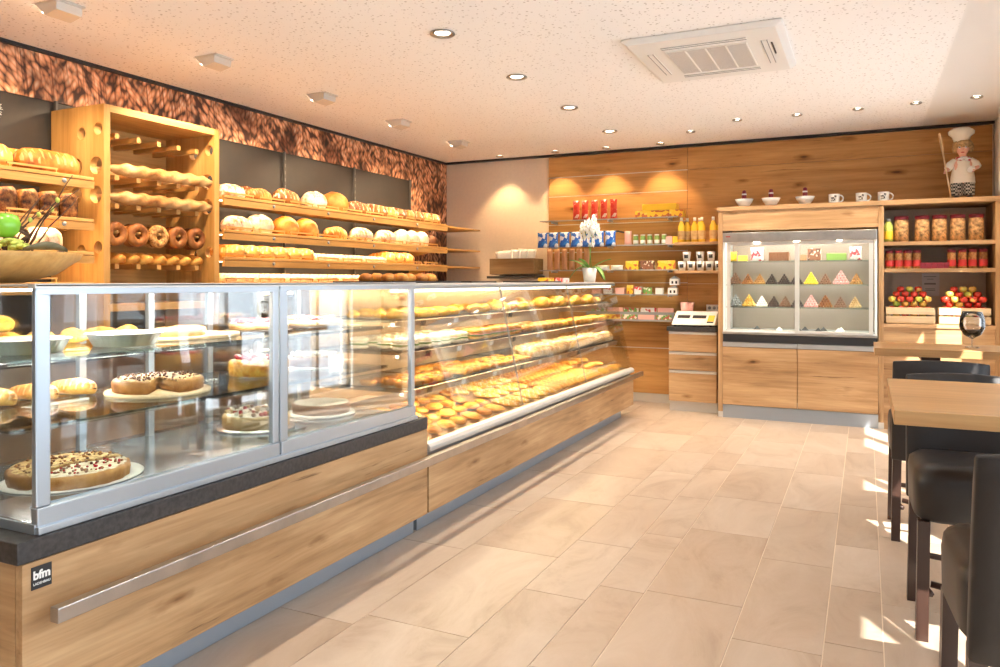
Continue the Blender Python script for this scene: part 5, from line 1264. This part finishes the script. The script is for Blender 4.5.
# ------------------------------------------------------------------ high tables and stools
def table(x, y0, y1, x1, z, label, lx):
    t = thing('high_table', label, 'table', (x, y0, 0)); w_ = x1-x; d_ = y1-y0
    m = MB(); m.box(0, w_, 0, d_, z-.045, z); m.build('table_top', 'tabletop', t, .002)
    for q in lx:
        m = MB(); m.box(q-.035, q+.035, d_/2-.035, d_/2+.035, .03, z-.0455); m.build('leg', 'darkwood', t)
        m = MB(); m.box(q-.05, q+.05, d_/2-.26, d_/2+.26, 0, .03); m.build('foot', 'darkwood', t, .005)
        m = MB(); m.box(q-.05, q+.05, .08, d_-.08, z-.075, z-.0455); m.build('top_beam', 'darkwood', t)
table(.078, 2.66, 3.52, 1.08, .98, 'nearer high oak table at the right edge of the picture', (.62, .85))
table(.045, 5.08, 5.60, 1.08, .98, 'farther high oak table in front of the apple crates', (.30, .85))
def stool():
    t = thing('bar_stool', '', 'bar stool'); W_ = .44; D_ = .44; SZ = .665
    m = MB(); m.box(-W_/2, W_/2, -D_/2, D_/2, .46, SZ-.012); m.ell((0, 0, SZ-.03), .6*W_*.9, .6*D_*.9, .035, 20, 8); m.v = [(max(-W_/2, min(W_/2, x)), max(-D_/2, min(D_/2, y)), z) for x, y, z in m.v]
    m = MB()
    prof = [(W_/2-.012, .455), (W_/2, .47), (W_/2+.002, .60), (W_/2-.004, .64), (W_/2-.03, .66), (W_/2-.10, .668)]
    v = []; n = 32
    for i in range(n):
        a = 2*PI*i/n; c_, s_ = math.cos(a), math.sin(a); k = 1/((abs(c_)**7+abs(s_)**7)**(1/7))
        for r_, z in prof: v.append((r_*c_*k, r_*s_*k*(D_/W_), z))
    q = len(prof); f = [(i*q+j, ((i+1) % n)*q+j, ((i+1) % n)*q+j+1, i*q+j+1) for i in range(n) for j in range(q-1)]
    f += [tuple(i*q for i in range(n-1, -1, -1)), tuple(i*q+q-1 for i in range(n))]
    m.add(v, f, 0, True); m.build('seat', 'leather', t)
    # upholstered back, slightly reclined and bowed
    v = []; nu, nv = 10, 8
    for s_ in (-1, 1):
        for j in range(nv+1):
            for i in range(nu+1):
                x = -1+2*i/nu; tt = j/nv; z = .44+(.975-.44)*tt; th_ = .032*(1-max(0, tt-.9)*5)*(1-.35*abs(x)**8)
                v.append((x*W_/2*(1-.02*tt), -D_/2-.035-.07*tt**1.3-.0+(.018*x*x)+s_*th_, z-.012*x*x*tt))
    nn = (nu+1)*(nv+1); f = []
    for s_ in (0, 1):
        for j in range(nv):
            for i in range(nu): a = s_*nn+j*(nu+1)+i; g = (a, a+1, a+nu+2, a+nu+1); f.append(g if s_ == 0 else g[::-1])
    ring = [i for i in range(nu+1)]+[j*(nu+1)+nu for j in range(1, nv+1)]+[nv*(nu+1)+i for i in range(nu-1, -1, -1)]+[j*(nu+1) for j in range(nv-1, 0, -1)]
    for i in range(len(ring)): a, b_ = ring[i], ring[(i+1) % len(ring)]; f.append((a, b_, b_+nn, a+nn))
    m = MB(); m.add(v, f, 0, True); m.build('backrest', 'leather', t, .008)
    for sx in (-1, 1):
        for sy in (-1, 1):
            m = MB(); a = (sx*(W_/2-.03), sy*(D_/2-.03)); b_ = (sx*(W_/2-.022), sy*(D_/2-.018))
            m.tube([(a[0], a[1], .456), (b_[0], b_[1], 0)], .030, 4, sq=True, smooth=False); m.build('leg', 'darkwood', t)
    q = W_/2-.055
    for p0, p1, z in (((-q, -q-.01), (-q, q+.01), .17), ((q, -q-.01), (q, q+.01), .17), ((-q, q+.012), (q, q+.012), .21), ((-q, -q-.012), (q, -q-.012), .21)):
        m = MB(); md = ((p0[0]+p1[0])/2*1.12, (p0[1]+p1[1])/2*1.12); m.tube([(p0[0], p0[1], z), (md[0], md[1], z-.02), (p1[0], p1[1], z)], .013, 6); m.build('foot_bar', 'darkwood', t)
    return t
P = Proto(stool())
P.put((.43, 2.47, 0), 'dark leather bar stool nearest the camera with its back towards us', group='bar stools', rz=.07)
P.put((.385, 3.56, 0), 'dark bar stool pushed under the far side of the nearer table', group='bar stools', rz=PI+.03)
P.put((.335, 4.78, 0), 'dark leather bar stool at the left front of the farther table', group='bar stools', rz=.02)
P.put((.84, 4.74, 0), 'dark bar stool at the front of the farther table, right one', group='bar stools', rz=.05)
gb = thing('glass_goblet', 'empty stemmed glass goblet standing on the farther high table', 'glass', (.575, 5.36, .981))
m = MB(); m.lathe([(0, .003), (.038, .002), (.038, 0), (0, 0)], 24); m.build('foot', 'film', gb)
m = MB(); m.lathe([(.004, .003), (.004, .05), (.006, .055), (0, .055)], 12); m.build('stem', 'film', gb)
m = MB(); m.lathe([(.006, .052), (.045, .075), (.068, .12), (.066, .17), (.052, .215), (.050, .215), (.064, .17), (.066, .12), (.043, .078), (0, .058)], 28); m.build('bowl', 'film', gb)
m = MB(); m.lathe([(0, .062), (.041, .081), (.058, .105), (0, .105)], 20, ruf=.03, nr=7); m.build('dark_beans', 'choc', gb)

# unused prototypes are removed
for p in PROTOS:
    if not p.used:
        for c in list(p.o.children_recursive): bpy.data.objects.remove(c)
        bpy.data.objects.remove(p.o)
